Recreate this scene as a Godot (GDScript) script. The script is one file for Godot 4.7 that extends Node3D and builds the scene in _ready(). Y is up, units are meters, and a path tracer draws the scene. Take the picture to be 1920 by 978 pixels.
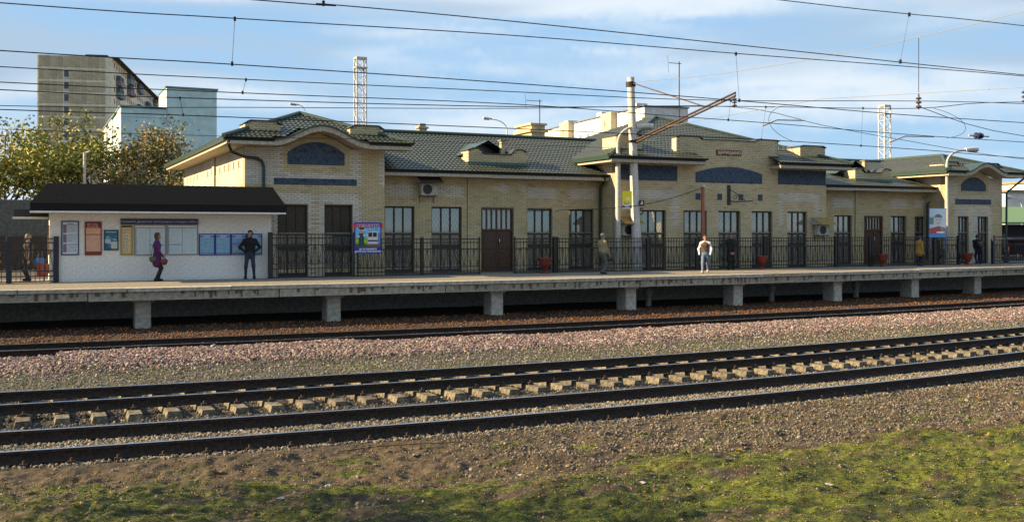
extends Node3D
# A suburban railway station seen across three tracks, low autumn sun from the left and slightly behind the building.
# World: x along the tracks, y up, z towards the viewer. Rail foot level y = 0, platform top y = 1.45.

const PLAT := 1.45
var rng := RandomNumberGenerator.new()
var mats := {}
var used := {}
var fine: FastNoiseLite
var broad: FastNoiseLite
var mid: FastNoiseLite

class MB:
	var v := PackedVector3Array()
	var n := PackedVector3Array()
	var c := PackedColorArray()
	var uv := PackedVector2Array()
	var col := Color(1, 1, 1)
	func tri(a: Vector3, b: Vector3, d: Vector3) -> void:
		var nn := (b - a).cross(d - a).normalized()
		for p in [a, d, b]:
			v.append(p); n.append(nn); c.append(col); uv.append(Vector2.ZERO)
	func tri_s(a: Vector3, b: Vector3, d: Vector3, na: Vector3, nb: Vector3, nd: Vector3) -> void:
		v.append(a); v.append(d); v.append(b)
		n.append(na); n.append(nd); n.append(nb)
		for i in 3:
			c.append(col); uv.append(Vector2.ZERO)
	func quad(a: Vector3, b: Vector3, d: Vector3, e: Vector3) -> void:   # counter-clockwise seen from outside
		tri(a, b, d); tri(a, d, e)
	func quad_uv(a: Vector3, b: Vector3, d: Vector3, e: Vector3) -> void:   # a bottom left, b bottom right, d top right, e top left
		var nn := (b - a).cross(d - a).normalized()
		var ps := [a, d, b, a, e, d]
		var us := [Vector2(0, 1), Vector2(1, 0), Vector2(1, 1), Vector2(0, 1), Vector2(0, 0), Vector2(1, 0)]
		for i in 6:
			v.append(ps[i]); n.append(nn); c.append(col); uv.append(us[i])
	func box(x0: float, y0: float, z0: float, x1: float, y1: float, z1: float) -> void:
		hexa([Vector3(x0, y0, z1), Vector3(x1, y0, z1), Vector3(x1, y0, z0), Vector3(x0, y0, z0), Vector3(x0, y1, z1), Vector3(x1, y1, z1), Vector3(x1, y1, z0), Vector3(x0, y1, z0)])
	func hexa(p: Array) -> void:   # 0-3 bottom ring front-left, front-right, back-right, back-left; 4-7 the same on top
		quad(p[0], p[1], p[5], p[4]); quad(p[1], p[2], p[6], p[5]); quad(p[2], p[3], p[7], p[6]); quad(p[3], p[0], p[4], p[7])
		quad(p[4], p[5], p[6], p[7]); quad(p[3], p[2], p[1], p[0])
	func brick(x0: float, y0: float, x1: float, y1: float, zb: float, zf: float) -> void:   # front and the four edges, a little chamfered
		var k := 0.004
		var a := Vector3(x0, y0, zb); var b := Vector3(x1, y0, zb); var d := Vector3(x1, y1, zb); var e := Vector3(x0, y1, zb)
		var a2 := Vector3(x0 + k, y0 + k, zf); var b2 := Vector3(x1 - k, y0 + k, zf); var d2 := Vector3(x1 - k, y1 - k, zf); var e2 := Vector3(x0 + k, y1 - k, zf)
		quad(a2, b2, d2, e2); quad(a, b, b2, a2); quad(b, d, d2, b2); quad(d, e, e2, d2); quad(e, a, a2, e2)
	func bevel_box(x0: float, y0: float, z0: float, x1: float, y1: float, z1: float, k := 0.01) -> void:   # chamfered on all edges
		var xs := [x0, x1]; var ys := [y0, y1]; var zs := [z0, z1]
		var m := Vector3((x0 + x1) / 2, (y0 + y1) / 2, (z0 + z1) / 2)
		var h := Vector3((x1 - x0) / 2, (y1 - y0) / 2, (z1 - z0) / 2)
		k = minf(k, minf(h.x, minf(h.y, h.z)) * 0.8)
		for ax in 3:
			for s in [-1.0, 1.0]:
				var b1 := (ax + 1) % 3; var b2 := (ax + 2) % 3
				var ring := []
				for q in [[-1, -1], [1, -1], [1, 1], [-1, 1]]:
					var p := m
					p[ax] += s * h[ax]; p[b1] += q[0] * (h[b1] - k); p[b2] += q[1] * (h[b2] - k)
					ring.append(p)
				if s > 0: quad(ring[0], ring[1], ring[2], ring[3])
				else: quad(ring[3], ring[2], ring[1], ring[0])
				for t in [-1.0, 1.0]:   # edge between face ax,s and face b1,t
					var e0 := m; var e1 := m; var e2 := m; var e3 := m
					e0[ax] += s * h[ax]; e0[b1] += t * (h[b1] - k); e0[b2] -= h[b2] - k
					e1[ax] += s * (h[ax] - k); e1[b1] += t * h[b1]; e1[b2] -= h[b2] - k
					e2 = e1; e2[b2] = m[b2] + h[b2] - k
					e3 = e0; e3[b2] = m[b2] + h[b2] - k
					if s * t > 0: quad(e0, e1, e2, e3)
					else: quad(e3, e2, e1, e0)
	func tube(pts: Array, r0: float, r1: float, seg := 8, caps := true) -> void:
		var rings := []
		var nrm := []
		var count := pts.size()
		var up := Vector3.UP
		for i in count:
			var d: Vector3 = (pts[mini(i + 1, count - 1)] - pts[maxi(i - 1, 0)]).normalized()
			if absf(d.dot(up)) > 0.95: up = Vector3.RIGHT if absf(d.x) < 0.9 else Vector3.BACK
			var s := d.cross(up).normalized()
			var w := s.cross(d).normalized()
			up = w
			var r := lerpf(r0, r1, float(i) / maxf(1, count - 1))
			var ring := []; var rn := []
			for k in seg:
				var a := TAU * k / seg
				var o := s * cos(a) + w * sin(a)
				ring.append(pts[i] + o * r); rn.append(o)
			rings.append(ring); nrm.append(rn)
		for i in count - 1:
			for k in seg:
				var q := (k + 1) % seg
				tri_s(rings[i][k], rings[i + 1][q], rings[i][q], nrm[i][k], nrm[i + 1][q], nrm[i][q])
				tri_s(rings[i][k], rings[i + 1][k], rings[i + 1][q], nrm[i][k], nrm[i + 1][k], nrm[i + 1][q])
		if caps:
			for k in seg:
				var q := (k + 1) % seg
				tri(pts[0], rings[0][k], rings[0][q])
				tri(pts[count - 1], rings[count - 1][q], rings[count - 1][k])
	func lathe(prof: Array, at: Vector3, seg := 12) -> void:   # prof: Vector2(radius, height) from bottom to top
		for i in prof.size() - 1:
			for k in seg:
				var a := TAU * k / seg; var b := TAU * (k + 1) / seg
				var p0: Vector2 = prof[i]; var p1: Vector2 = prof[i + 1]
				var A := at + Vector3(cos(a) * p0.x, p0.y, -sin(a) * p0.x); var B := at + Vector3(cos(b) * p0.x, p0.y, -sin(b) * p0.x)
				var C := at + Vector3(cos(b) * p1.x, p1.y, -sin(b) * p1.x); var D := at + Vector3(cos(a) * p1.x, p1.y, -sin(a) * p1.x)
				if p0.x > 0.0005: tri(A, B, C)
				if p1.x > 0.0005: tri(A, C, D)
	func slab(poly: PackedVector2Array, z0: float, z1: float) -> void:   # an outline in x,y with thickness from z0 (back) to z1 (front)
		var ix := Geometry2D.triangulate_polygon(poly)
		var cw := Geometry2D.is_polygon_clockwise(poly)
		for i in range(0, ix.size(), 3):
			var a := poly[ix[i]]; var b := poly[ix[i + 1]]; var d := poly[ix[i + 2]]
			if (b - a).cross(d - a) < 0:
				var t := b; b = d; d = t
			tri(Vector3(a.x, a.y, z1), Vector3(b.x, b.y, z1), Vector3(d.x, d.y, z1))
			tri(Vector3(a.x, a.y, z0), Vector3(d.x, d.y, z0), Vector3(b.x, b.y, z0))
		var m := poly.size()
		for i in m:
			var a := poly[i]; var b := poly[(i + 1) % m]
			if (a - b).length() < 1e-5: continue
			var area := 0.0
			for j in m: area += poly[j].cross(poly[(j + 1) % m])
			if area < 0:
				var t := a; a = b; b = t
			quad(Vector3(a.x, a.y, z0), Vector3(b.x, b.y, z0), Vector3(b.x, b.y, z1), Vector3(a.x, a.y, z1))
	func mesh() -> ArrayMesh:
		var m := ArrayMesh.new()
		if v.is_empty(): return m
		var arr := []
		arr.resize(Mesh.ARRAY_MAX)
		arr[Mesh.ARRAY_VERTEX] = v; arr[Mesh.ARRAY_NORMAL] = n; arr[Mesh.ARRAY_COLOR] = c; arr[Mesh.ARRAY_TEX_UV] = uv
		m.add_surface_from_arrays(Mesh.PRIMITIVE_TRIANGLES, arr)
		return m

func numbered(called: String) -> String:
	if not used.has(called):
		used[called] = 0
		return called
	used[called] += 1
	return "%s_%03d" % [called, used[called]]

func tag(o: Node, label: String, category := "", group := "", kind := "") -> void:
	o.set_meta("label", label)
	if category: o.set_meta("category", category)
	if group: o.set_meta("group", group)
	if kind: o.set_meta("kind", kind)

func thing(called: String, label: String, category: String, at := Vector3.ZERO, group := "", kind := "") -> Node3D:
	var o := Node3D.new()
	o.name = numbered(called); add_child(o); o.position = at
	tag(o, label, category, group, kind)
	return o

func part(called: String, mb, m: Material, parent: Node = null, at := Vector3.ZERO) -> MeshInstance3D:
	var o := MeshInstance3D.new()
	o.mesh = mb.mesh() if mb is MB else mb
	o.material_override = m
	if parent == null:
		o.name = numbered(called); add_child(o)
	else:
		o.name = called; parent.add_child(o, true)
	o.position = at
	return o

func solo(called: String, mb, m: Material, label: String, category: String, at := Vector3.ZERO, group := "", kind := "") -> MeshInstance3D:
	var o := part(called, mb, m, null, at)
	tag(o, label, category, group, kind)
	return o

func sr(r: float, g: float, b: float) -> Color:   # linear to the sRGB that albedo_color wants
	return Color(r, g, b).linear_to_srgb()

func noise_tex(freq: float, lo: float, hi: float, oct := 4, size := 512, seed_ := 1, normal := false, bump := 4.0) -> NoiseTexture2D:
	var f := FastNoiseLite.new()
	f.seed = seed_; f.noise_type = FastNoiseLite.TYPE_SIMPLEX_SMOOTH; f.frequency = freq; f.fractal_octaves = oct
	var t := NoiseTexture2D.new()
	t.width = size; t.height = size; t.seamless = true; t.noise = f
	if normal:
		t.as_normal_map = true; t.bump_strength = bump
	else:
		var g := Gradient.new()
		g.set_color(0, Color(lo, lo, lo)); g.set_color(1, Color(hi, hi, hi))
		t.color_ramp = g
	return t

func flat(key: String, col: Color, rough := 0.85, metal := 0.0) -> StandardMaterial3D:   # plain colour (linear), for small things
	if mats.has(key): return mats[key]
	var m := StandardMaterial3D.new()
	m.albedo_color = sr(col.r, col.g, col.b); m.roughness = rough; m.metallic = metal
	mats[key] = m
	return m

func grainy(key: String, rough := 0.9, scale := 0.5, tex := "grain", bump := "", strength := 0.6, metal := 0.0) -> StandardMaterial3D:   # vertex colour times a computed grain
	if mats.has(key): return mats[key]
	var m := StandardMaterial3D.new()
	m.vertex_color_use_as_albedo = true
	m.roughness = rough; m.metallic = metal
	m.uv1_triplanar = true; m.uv1_world_triplanar = true; m.uv1_scale = Vector3.ONE * scale
	m.albedo_texture = mats[tex]
	if bump:
		m.normal_enabled = true; m.normal_texture = mats[bump]; m.normal_scale = strength
	mats[key] = m
	return m

func textures() -> void:
	mats["grain"] = noise_tex(0.02, 0.72, 1.0, 5, 512, 3)
	mats["grain_soft"] = noise_tex(0.01, 0.86, 1.0, 5, 512, 4)
	mats["grain_strong"] = noise_tex(0.015, 0.35, 1.0, 6, 512, 5)
	mats["bump_fine"] = noise_tex(0.04, 0, 1, 5, 512, 6, true, 6.0)
	mats["bump_broad"] = noise_tex(0.012, 0, 1, 5, 512, 7, true, 10.0)
	fine = FastNoiseLite.new(); fine.seed = 11; fine.frequency = 1.6; fine.fractal_octaves = 4
	mid = FastNoiseLite.new(); mid.seed = 12; mid.frequency = 0.45; mid.fractal_octaves = 4
	broad = FastNoiseLite.new(); broad.seed = 13; broad.frequency = 0.12; broad.fractal_octaves = 3

func jit(col: Color, amount: float) -> Color:
	var k := 1.0 + rng.randf_range(-amount, amount)
	return Color(col.r * k * (1 + rng.randf_range(-0.3, 0.3) * amount), col.g * k, col.b * k * (1 + rng.randf_range(-0.4, 0.4) * amount))

func _ready() -> void:
	rng.seed = 20231
	textures()
	view()
	terrain()
	platform()
	tracks()
	station()
	kiosk()
	far_buildings()
	trees()
	fences()
	masts_and_wires()
	small_things()
	people()
	ground_cover()

# ---------------------------------------------------------------- camera, sky, sun
func view() -> void:
	var cam := Camera3D.new()
	cam.name = "camera"
	add_child(cam)
	cam.position = Vector3(0, 3.15, 0)
	cam.rotation_degrees = Vector3(0, -25.463, 0)
	cam.projection = Camera3D.PROJECTION_FRUSTUM
	cam.near = 0.1; cam.far = 4000.0
	cam.size = 0.1 * 978.0 / 1900.0
	cam.frustum_offset = Vector2(0, -0.1 * 56.0 / 1900.0)
	cam.current = true
	var sun := DirectionalLight3D.new()
	sun.name = "sun"
	add_child(sun)
	var az := deg_to_rad(17.0); var el := deg_to_rad(26.0)
	var d := Vector3(cos(az) * cos(el), -sin(el), sin(az) * cos(el))
	sun.look_at_from_position(-d * 50.0, Vector3.ZERO, Vector3.UP)
	sun.light_energy = 1.32
	sun.light_color = Color(1.0, 0.88, 0.68)
	sun.light_angular_distance = 0.5
	sun.shadow_enabled = true
	var env := Environment.new()
	env.background_mode = Environment.BG_SKY
	env.tonemap_mode = Environment.TONE_MAPPER_LINEAR
	env.tonemap_exposure = 3.4
	env.sdfgi_enabled = true; env.ssao_enabled = true; env.ssil_enabled = true
	var sky := Sky.new()
	var sm := PanoramaSkyMaterial.new()
	sm.panorama = ImageTexture.create_from_image(sky_image())
	sky.sky_material = sm
	env.sky = sky
	env.background_energy_multiplier = 1.0
	var we := WorldEnvironment.new()
	we.name = "world_environment"
	we.environment = env
	add_child(we)

func sky_image() -> Image:   # blue autumn air with thin streaky cloud, all the way round
	var w := 2048; var h := 1024
	var img := Image.create(w, h, false, Image.FORMAT_RGBF)
	var cn := FastNoiseLite.new(); cn.seed = 5; cn.frequency = 1.0; cn.fractal_octaves = 5; cn.fractal_gain = 0.55; cn.domain_warp_enabled = true; cn.domain_warp_amplitude = 0.5; cn.domain_warp_frequency = 0.8
	var bn := FastNoiseLite.new(); bn.seed = 9; bn.frequency = 0.5; bn.fractal_octaves = 3
	var low := Color(0.155, 0.225, 0.280); var high := Color(0.066, 0.138, 0.250)
	var white := Color(0.26, 0.282, 0.30); var under := Color(0.108, 0.152, 0.202)
	for y in h:
		var el := (0.5 - (y + 0.5) / h) * PI
		if el < -0.08:
			var gcol := Color(0.12, 0.11, 0.09)
			for x in w: img.set_pixel(x, y, gcol)
			continue
		var e := maxf(el, 0.0)
		var t := clampf(sqrt(sin(e)) * 1.15, 0, 1)
		var base := low.lerp(high, t)
		for x in w:
			var a := (x + 0.5) / w * TAU
			var dir := Vector3(sin(a) * cos(el), sin(el), cos(a) * cos(el))
			# clouds lie on a flat layer; sample it with the height stretched so that bands run level
			var p := Vector3(dir.x * 2.4, dir.y * 17.0, dir.z * 2.4)
			var q := cn.get_noise_3dv(p) * 0.65 + bn.get_noise_3dv(p * 0.8 + Vector3(7, 3, 1)) * 0.75
			var cover := smoothstep(-0.42, 0.26, q)
			var thick := smoothstep(-0.1, 0.35, bn.get_noise_3dv(p * 1.3 + Vector3(2, 9, 4)))
			var cc := white.lerp(under, thick * 0.8)
			img.set_pixel(x, y, base.lerp(cc, cover * 0.86))
	return img

# ---------------------------------------------------------------- the lie of the land
func bow(x: float, x0: float, k: float) -> float:   # the line curves gently through the station
	var d := absf(x - x0)
	return k * d * d if d < 28.0 else k * 784.0 + 2.0 * k * 28.0 * (d - 28.0)

func edge_z(x: float) -> float: return -31.65 - bow(x, 17.0, 0.0021)
func t1(x: float) -> float: return -28.1 - bow(x, 16.0, 0.0022)
func t2(x: float) -> float: return -19.5 - bow(x, 11.0, 0.0042)
func t3(x: float) -> float: return -15.4 - bow(x, 9.4, 0.0055)

func ground_h(x: float, z: float) -> float:
	var e := edge_z(x); var a := t1(x); var b := t2(x); var c := t3(x)
	var n := fine.get_noise_2d(x, z); var m := mid.get_noise_2d(x, z)
	if z < e - 0.3: return 0.2 + 0.02 * m
	if z < a - 0.9: return lerpf(0.2, 0.03, clampf((z - e + 0.3) / (a - 0.9 - e + 0.3), 0, 1)) + 0.02 * n
	if z < a + 0.85: return 0.03 + 0.015 * n
	if z < b - 1.5:
		var q := z - a
		var top := 0.12 + 0.05 * mid.get_noise_2d(x * 0.6, 3.0) + (0.04 if x < 8 else 0.0)
		if x > 12.5 and x < 16.5: top -= 0.13 * (1.0 - absf(x - 14.5) / 2.0)   # the shoulder is low where the sleepers show
		if x < 0.6: top -= 0.12
		var hh := lerpf(0.03, top, smoothstep(0.85, 1.45, q))
		hh = lerpf(hh, -0.03, smoothstep(2.0, 5.2, q))
		return hh + 0.025 * n
	if z < c - 1.0:
		return -0.10 + 0.025 * n + 0.025 * m
	if z < c + 0.9: return 0.0 + 0.015 * n
	# near bank: soil, gravel, moss
	var h := -0.03 + 0.09 * m + 0.055 * n + 0.06 * broad.get_noise_2d(x, z) + 0.03 * fine.get_noise_2d(x * 3.1, z * 3.1) + 0.05 * absf(fine.get_noise_2d(x * 0.9 + 20, z * 1.3))
	var ml := moss_line(x)
	if z > ml: h += 0.10 * smoothstep(0.0, 0.5, z - ml) * (0.6 + 0.5 * mid.get_noise_2d(x * 0.7 + 9, z * 0.5)) - 0.05 * smoothstep(1.2, 3.0, z - ml)
	return lerpf(0.0, h, smoothstep(0.9, 1.5, z - c))

func moss_line(x: float) -> float:
	return -11.95 + 0.10 * maxf(0, x - 8.0) + 0.5 * mid.get_noise_2d(x * 0.8, 40.0) - 0.45 * maxf(0.0, 4.5 - x)

func moss_amount(x: float, z: float) -> float:
	var w := smoothstep(-0.25, 0.5, z - moss_line(x)) * (0.85 + 0.15 * smoothstep(2.5, 6.5, x))
	var p := mid.get_noise_2d(x * 1.5 + 31, z * 2.6) * 0.5 + 0.5 + 0.22 * fine.get_noise_2d(x, z * 1.4)
	var lone := smoothstep(0.60, 0.72, mid.get_noise_2d(x * 1.2 + 80, z * 3.0) * 0.5 + 0.5) * smoothstep(0.9, 1.6, z - t3(x) - 0.4) * 0.8
	return clampf(w * smoothstep(0.34, 0.56, p + 0.07 * smoothstep(6.0, 12.0, x) + 0.10 * smoothstep(0.6, 2.0, z - moss_line(x))) + lone, 0, 1)

func gravel_amount(x: float, z: float) -> float:
	var k := z - t3(x)
	if k < 0.9: return 1.0
	var side := smoothstep(4.5, 7.0, x + 1.6 * mid.get_noise_2d(x, z)) * (0.55 + 0.45 * smoothstep(-0.25, 0.25, mid.get_noise_2d(x * 0.9 + 3, z * 1.6)))
	return clampf(side * (1.0 - smoothstep(-0.6, 0.35, z - moss_line(x))) + (1.0 - smoothstep(0.85, 1.2, k)) * 0.7, 0, 1)

func ground_c(x: float, z: float) -> Color:
	var n := fine.get_noise_2d(x * 1.7, z * 1.7) * 0.5 + 0.5; var m := mid.get_noise_2d(x + 5, z) * 0.5 + 0.5
	var e := edge_z(x); var a := t1(x); var b := t2(x); var c := t3(x)
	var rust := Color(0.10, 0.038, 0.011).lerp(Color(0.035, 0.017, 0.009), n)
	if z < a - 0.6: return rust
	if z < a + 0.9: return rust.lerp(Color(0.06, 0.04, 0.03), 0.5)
	if z < b - 1.5:
		var q := smoothstep(3.3, 4.4, z - a + 0.7 * (m - 0.5))
		var pink := Color(0.20, 0.13, 0.115).lerp(Color(0.10, 0.075, 0.07), n)
		var grey := Color(0.12, 0.105, 0.07).lerp(Color(0.05, 0.05, 0.035), n)
		var g := pink.lerp(grey, q)
		var moss := smoothstep(0.62, 0.7, mid.get_noise_2d(x * 0.9, z * 2.2) * 0.5 + 0.5) * q
		return g.lerp(Color(0.11, 0.13, 0.02), moss)
	if z < c - 1.0: return Color(0.06, 0.05, 0.034).lerp(Color(0.022, 0.019, 0.014), n)
	if z < c + 0.9: return Color(0.14, 0.12, 0.085).lerp(Color(0.06, 0.05, 0.035), n)
	var soil := Color(0.150, 0.102, 0.050).lerp(Color(0.052, 0.035, 0.019), smoothstep(0.25, 0.75, n * 0.55 + m * 0.45))
	var gv := Color(0.115, 0.085, 0.052).lerp(Color(0.045, 0.034, 0.022), n)
	var g2 := soil.lerp(gv, gravel_amount(x, z))
	return g2.lerp(moss_c(x, z), moss_amount(x, z))

func moss_c(x: float, z: float) -> Color:   # yellow on the young tips, deep green where it is thick, brown where it has died
	var n := fine.get_noise_2d(x * 1.2 + 3, z * 2.0) * 0.5 + 0.5; var m := mid.get_noise_2d(x * 0.9 + 70, z * 1.8) * 0.5 + 0.5
	var g := Color(0.030, 0.048, 0.007).lerp(Color(0.175, 0.20, 0.016), smoothstep(0.28, 0.72, 0.5 * n + 0.5 * m))
	return g.lerp(Color(0.10, 0.065, 0.022), smoothstep(0.62, 0.78, fine.get_noise_2d(x * 0.8 + 44, z * 1.3) * 0.5 + 0.5) * 0.8)

func grid_mesh(xs: PackedFloat32Array, zs: PackedFloat32Array, hf: Callable, cf: Callable) -> ArrayMesh:
	var nx := xs.size(); var nz := zs.size()
	var v := PackedVector3Array(); var n := PackedVector3Array(); var c := PackedColorArray(); var ix := PackedInt32Array()
	v.resize(nx * nz); n.resize(nx * nz); c.resize(nx * nz)
	for j in nz:
		for i in nx:
			var k := j * nx + i
			v[k] = Vector3(xs[i], hf.call(xs[i], zs[j]), zs[j])
			c[k] = cf.call(xs[i], zs[j])
	for j in nz:
		for i in nx:
			var k := j * nx + i
			var dx := v[j * nx + mini(i + 1, nx - 1)] - v[j * nx + maxi(i - 1, 0)]
			var dz := v[mini(j + 1, nz - 1) * nx + i] - v[maxi(j - 1, 0) * nx + i]
			n[k] = dz.cross(dx).normalized()
	for j in nz - 1:
		for i in nx - 1:
			var k := j * nx + i
			ix.append_array(PackedInt32Array([k, k + 1, k + nx, k + 1, k + nx + 1, k + nx]))
	var arr := []
	arr.resize(Mesh.ARRAY_MAX)
	arr[Mesh.ARRAY_VERTEX] = v; arr[Mesh.ARRAY_NORMAL] = n; arr[Mesh.ARRAY_COLOR] = c; arr[Mesh.ARRAY_INDEX] = ix
	var m := ArrayMesh.new()
	m.add_surface_from_arrays(Mesh.PRIMITIVE_TRIANGLES, arr)
	return m

func span(a: float, b: float, step: float) -> PackedFloat32Array:
	var p := PackedFloat32Array()
	var k := int(round((b - a) / step))
	for i in k + 1: p.append(lerpf(a, b, float(i) / k))
	return p

func terrain() -> void:
	var earth := grainy("earth", 0.95, 0.9, "grain_strong", "bump_broad", 0.9)
	var near := part("ground", grid_mesh(span(-4.0, 23.0, 0.05), span(-14.9, -6.4, 0.045), ground_h, ground_c), earth)
	tag(near, "mossy brown soil bank with gravel beside the nearest rail", "ground", "", "structure")
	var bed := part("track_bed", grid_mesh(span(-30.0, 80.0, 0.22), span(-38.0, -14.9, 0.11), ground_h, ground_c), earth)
	tag(bed, "ballast bed under the three railway tracks", "track bed", "", "structure")
	# the wider land: low on the viewer's side, level with the platform behind the station
	var mb := MB.new()
	mb.col = Color(0.07, 0.06, 0.032)
	mb.quad(Vector3(-900, -0.3, 700), Vector3(900, -0.3, 700), Vector3(900, -0.3, -38), Vector3(-900, -0.3, -38))
	var low := part("land", mb, earth)
	tag(low, "open ground on the viewer's side of the tracks", "ground", "", "structure")
	var up := MB.new()
	up.col = Color(0.11, 0.10, 0.085)
	up.quad(Vector3(-1500, 1.40, -36.7), Vector3(1500, 1.40, -36.7), Vector3(1500, 1.40, -3000), Vector3(-1500, 1.40, -3000))
	up.quad(Vector3(-1500, -0.3, -36.7), Vector3(1500, -0.3, -36.7), Vector3(1500, 1.40, -36.7), Vector3(-1500, 1.40, -36.7))
	var town := part("town_ground", up, earth)
	tag(town, "paved town ground behind the station", "ground", "", "structure")

func platform() -> void:
	var root := thing("platform", "high concrete platform with stained edge beams on square piers", "platform", Vector3.ZERO, "", "structure")
	var conc := grainy("concrete", 0.9, 0.5, "grain", "bump_fine", 0.5)
	var asph := grainy("asphalt", 0.92, 0.6, "grain", "bump_fine", 0.6)
	var d := MB.new()
	d.col = Color(0.27, 0.235, 0.18)
	var xs := span(-30.0, 80.0, 2.0)
	for i in xs.size() - 1:
		var a := xs[i]; var b := xs[i + 1]
		var ea := edge_z(a) - 0.42; var eb := edge_z(b) - 0.42
		d.quad(Vector3(a, PLAT, ea), Vector3(b, PLAT, eb), Vector3(b, PLAT, -39.6), Vector3(a, PLAT, -39.6))
		d.quad(Vector3(b, PLAT - 0.16, eb), Vector3(a, PLAT - 0.16, ea), Vector3(a, PLAT - 0.16, -36.6), Vector3(b, PLAT - 0.16, -36.6))
	part("deck", d, asph, root)
	# coping slabs and edge beams, each its own piece, uneven as laid
	var x := -24.0
	while x < 74.0:
		var L := 2.95 + rng.randf_range(-0.05, 0.05)
		var x1 := x + L - 0.02
		var dz := rng.randf_range(-0.02, 0.02); var dy := rng.randf_range(-0.008, 0.008)
		var c := MB.new()
		var k := rng.randf_range(0.8, 1.1)
		c.col = Color(0.50 * k, 0.46 * k, 0.37 * k)
		var e0 := edge_z(x) + dz; var e1 := edge_z(x1) + dz
		c.hexa([Vector3(x, PLAT - 0.11, e0), Vector3(x1, PLAT - 0.11, e1), Vector3(x1, PLAT - 0.11, e1 - 0.45), Vector3(x, PLAT - 0.11, e0 - 0.45),
			Vector3(x, PLAT + 0.006 + dy, e0), Vector3(x1, PLAT + 0.006 + dy, e1), Vector3(x1, PLAT + 0.006, e1 - 0.45), Vector3(x, PLAT + 0.006, e0 - 0.45)])
		part("coping_slab", c, conc, root)
		x += L
	x = -26.2
	while x < 74.0:
		var L := 5.55
		var x1 := x + L - 0.03
		var dz := rng.randf_range(-0.03, 0.015); var dy := rng.randf_range(-0.012, 0.012)
		var c := MB.new()
		var k := rng.randf_range(0.75, 1.05)
		c.col = Color(0.43 * k, 0.40 * k, 0.31 * k)
		var e0 := edge_z(x) - 0.05 + dz; var e1 := edge_z(x1) - 0.05 + dz
		var y0 := PLAT - 0.37 + dy; var y1 := PLAT - 0.125
		c.hexa([Vector3(x, y0, e0), Vector3(x1, y0, e1), Vector3(x1, y0, e1 - 0.35), Vector3(x, y0, e0 - 0.35), Vector3(x, y1, e0), Vector3(x1, y1, e1), Vector3(x1, y1, e1 - 0.35), Vector3(x, y1, e0 - 0.35)])
		# rust and damp streaks run down the face
		for s in 40:
			var sx := x + 0.1 + rng.randf() * (L - 0.4)
			var sw := rng.randf_range(0.03, 0.13)
			if rng.randf() < 0.45 + 0.4 * mid.get_noise_2d(sx, 5.0): continue
			c.col = Color(0.15, 0.12, 0.08) if rng.randf() < 0.6 else Color(0.19, 0.11, 0.05)
			var f0 := lerpf(e0, e1, (sx - x) / L) + 0.005; var f1 := lerpf(e0, e1, (sx + sw - x) / L) + 0.005
			var yy := y1 - rng.randf_range(0.03, 0.22)
			c.quad(Vector3(sx + sw * 0.12, yy, f0), Vector3(sx + sw * 0.88, yy + rng.randf_range(-0.03, 0.03), f1), Vector3(sx + sw, y1 - 0.004, f1), Vector3(sx, y1 - 0.004, f0))
		part("edge_beam", c, conc, root)
		x += L
	for px in [-14.0, -8.2, -2.55, 3.1, 8.95, 14.75, 20.25, 25.3, 30.7, 35.5, 39.9, 44.8, 50.0, 55.5, 61.0]:
		var p := MB.new()
		var k := rng.randf_range(0.8, 1.15)
		p.col = Color(0.52 * k, 0.49 * k, 0.41 * k)
		var e := edge_z(px) - 0.5
		p.bevel_box(-0.23, -0.1, -0.7, 0.23, PLAT - 0.374, 0, 0.03)
		p.box(-0.30, PLAT - 0.46, -0.3, 0.30, PLAT - 0.376, 0.03)
		part("pier", p, conc, root, Vector3(px, 0.0, e))
	for px in [22.0, 28.3, 33.3]:
		var p := MB.new()
		p.col = Color(0.33, 0.32, 0.28)
		p.lathe([Vector2(0.13, -0.1), Vector2(0.11, 0.55), Vector2(0.17, 0.68), Vector2(0.17, 0.8), Vector2(0.06, 0.92), Vector2(0.05, PLAT - 0.17)], Vector3.ZERO, 8)
		part("stub_post", p, conc, root, Vector3(px, 0.0, edge_z(px) - 2.0))
	# the dark retaining wall at the back, of rough blocks
	var bw := MB.new()
	bw.col = Color(0.30, 0.28, 0.24)
	bw.box(-30, -0.2, -36.9, 80, PLAT - 0.17, -36.64)
	part("retaining_wall", bw, conc, root)

# ---------------------------------------------------------------- tracks
func rail_mesh(cf: Callable, off: float, x0: float, x1: float, polished: bool) -> MB:
	var mb := MB.new()
	var prof := [Vector2(-0.075, 0.0), Vector2(-0.075, 0.014), Vector2(-0.02, 0.034), Vector2(-0.010, 0.06), Vector2(-0.010, 0.125), Vector2(-0.036, 0.142), Vector2(-0.037, 0.172), Vector2(-0.03, 0.18), Vector2(0.03, 0.18), Vector2(0.037, 0.172), Vector2(0.036, 0.142), Vector2(0.010, 0.125), Vector2(0.010, 0.06), Vector2(0.02, 0.034), Vector2(0.075, 0.014), Vector2(0.075, 0.0)]
	if polished: prof = [Vector2(-0.033, 0.1805), Vector2(-0.02, 0.1825), Vector2(0.02, 0.1825), Vector2(0.033, 0.1805)]
	mb.col = Color(0.055, 0.037, 0.026)
	var xs := span(x0, x1, 1.0)
	for i in xs.size() - 1:
		var a := xs[i]; var b := xs[i + 1]
		var za: float = cf.call(a) + off; var zb: float = cf.call(b) + off
		for k in prof.size() - 1:
			var p: Vector2 = prof[k]; var q: Vector2 = prof[k + 1]
			mb.quad(Vector3(b, p.y + 0.02, zb + p.x), Vector3(a, p.y + 0.02, za + p.x), Vector3(a, q.y + 0.02, za + q.x), Vector3(b, q.y + 0.02, zb + q.x))
	return mb

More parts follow.
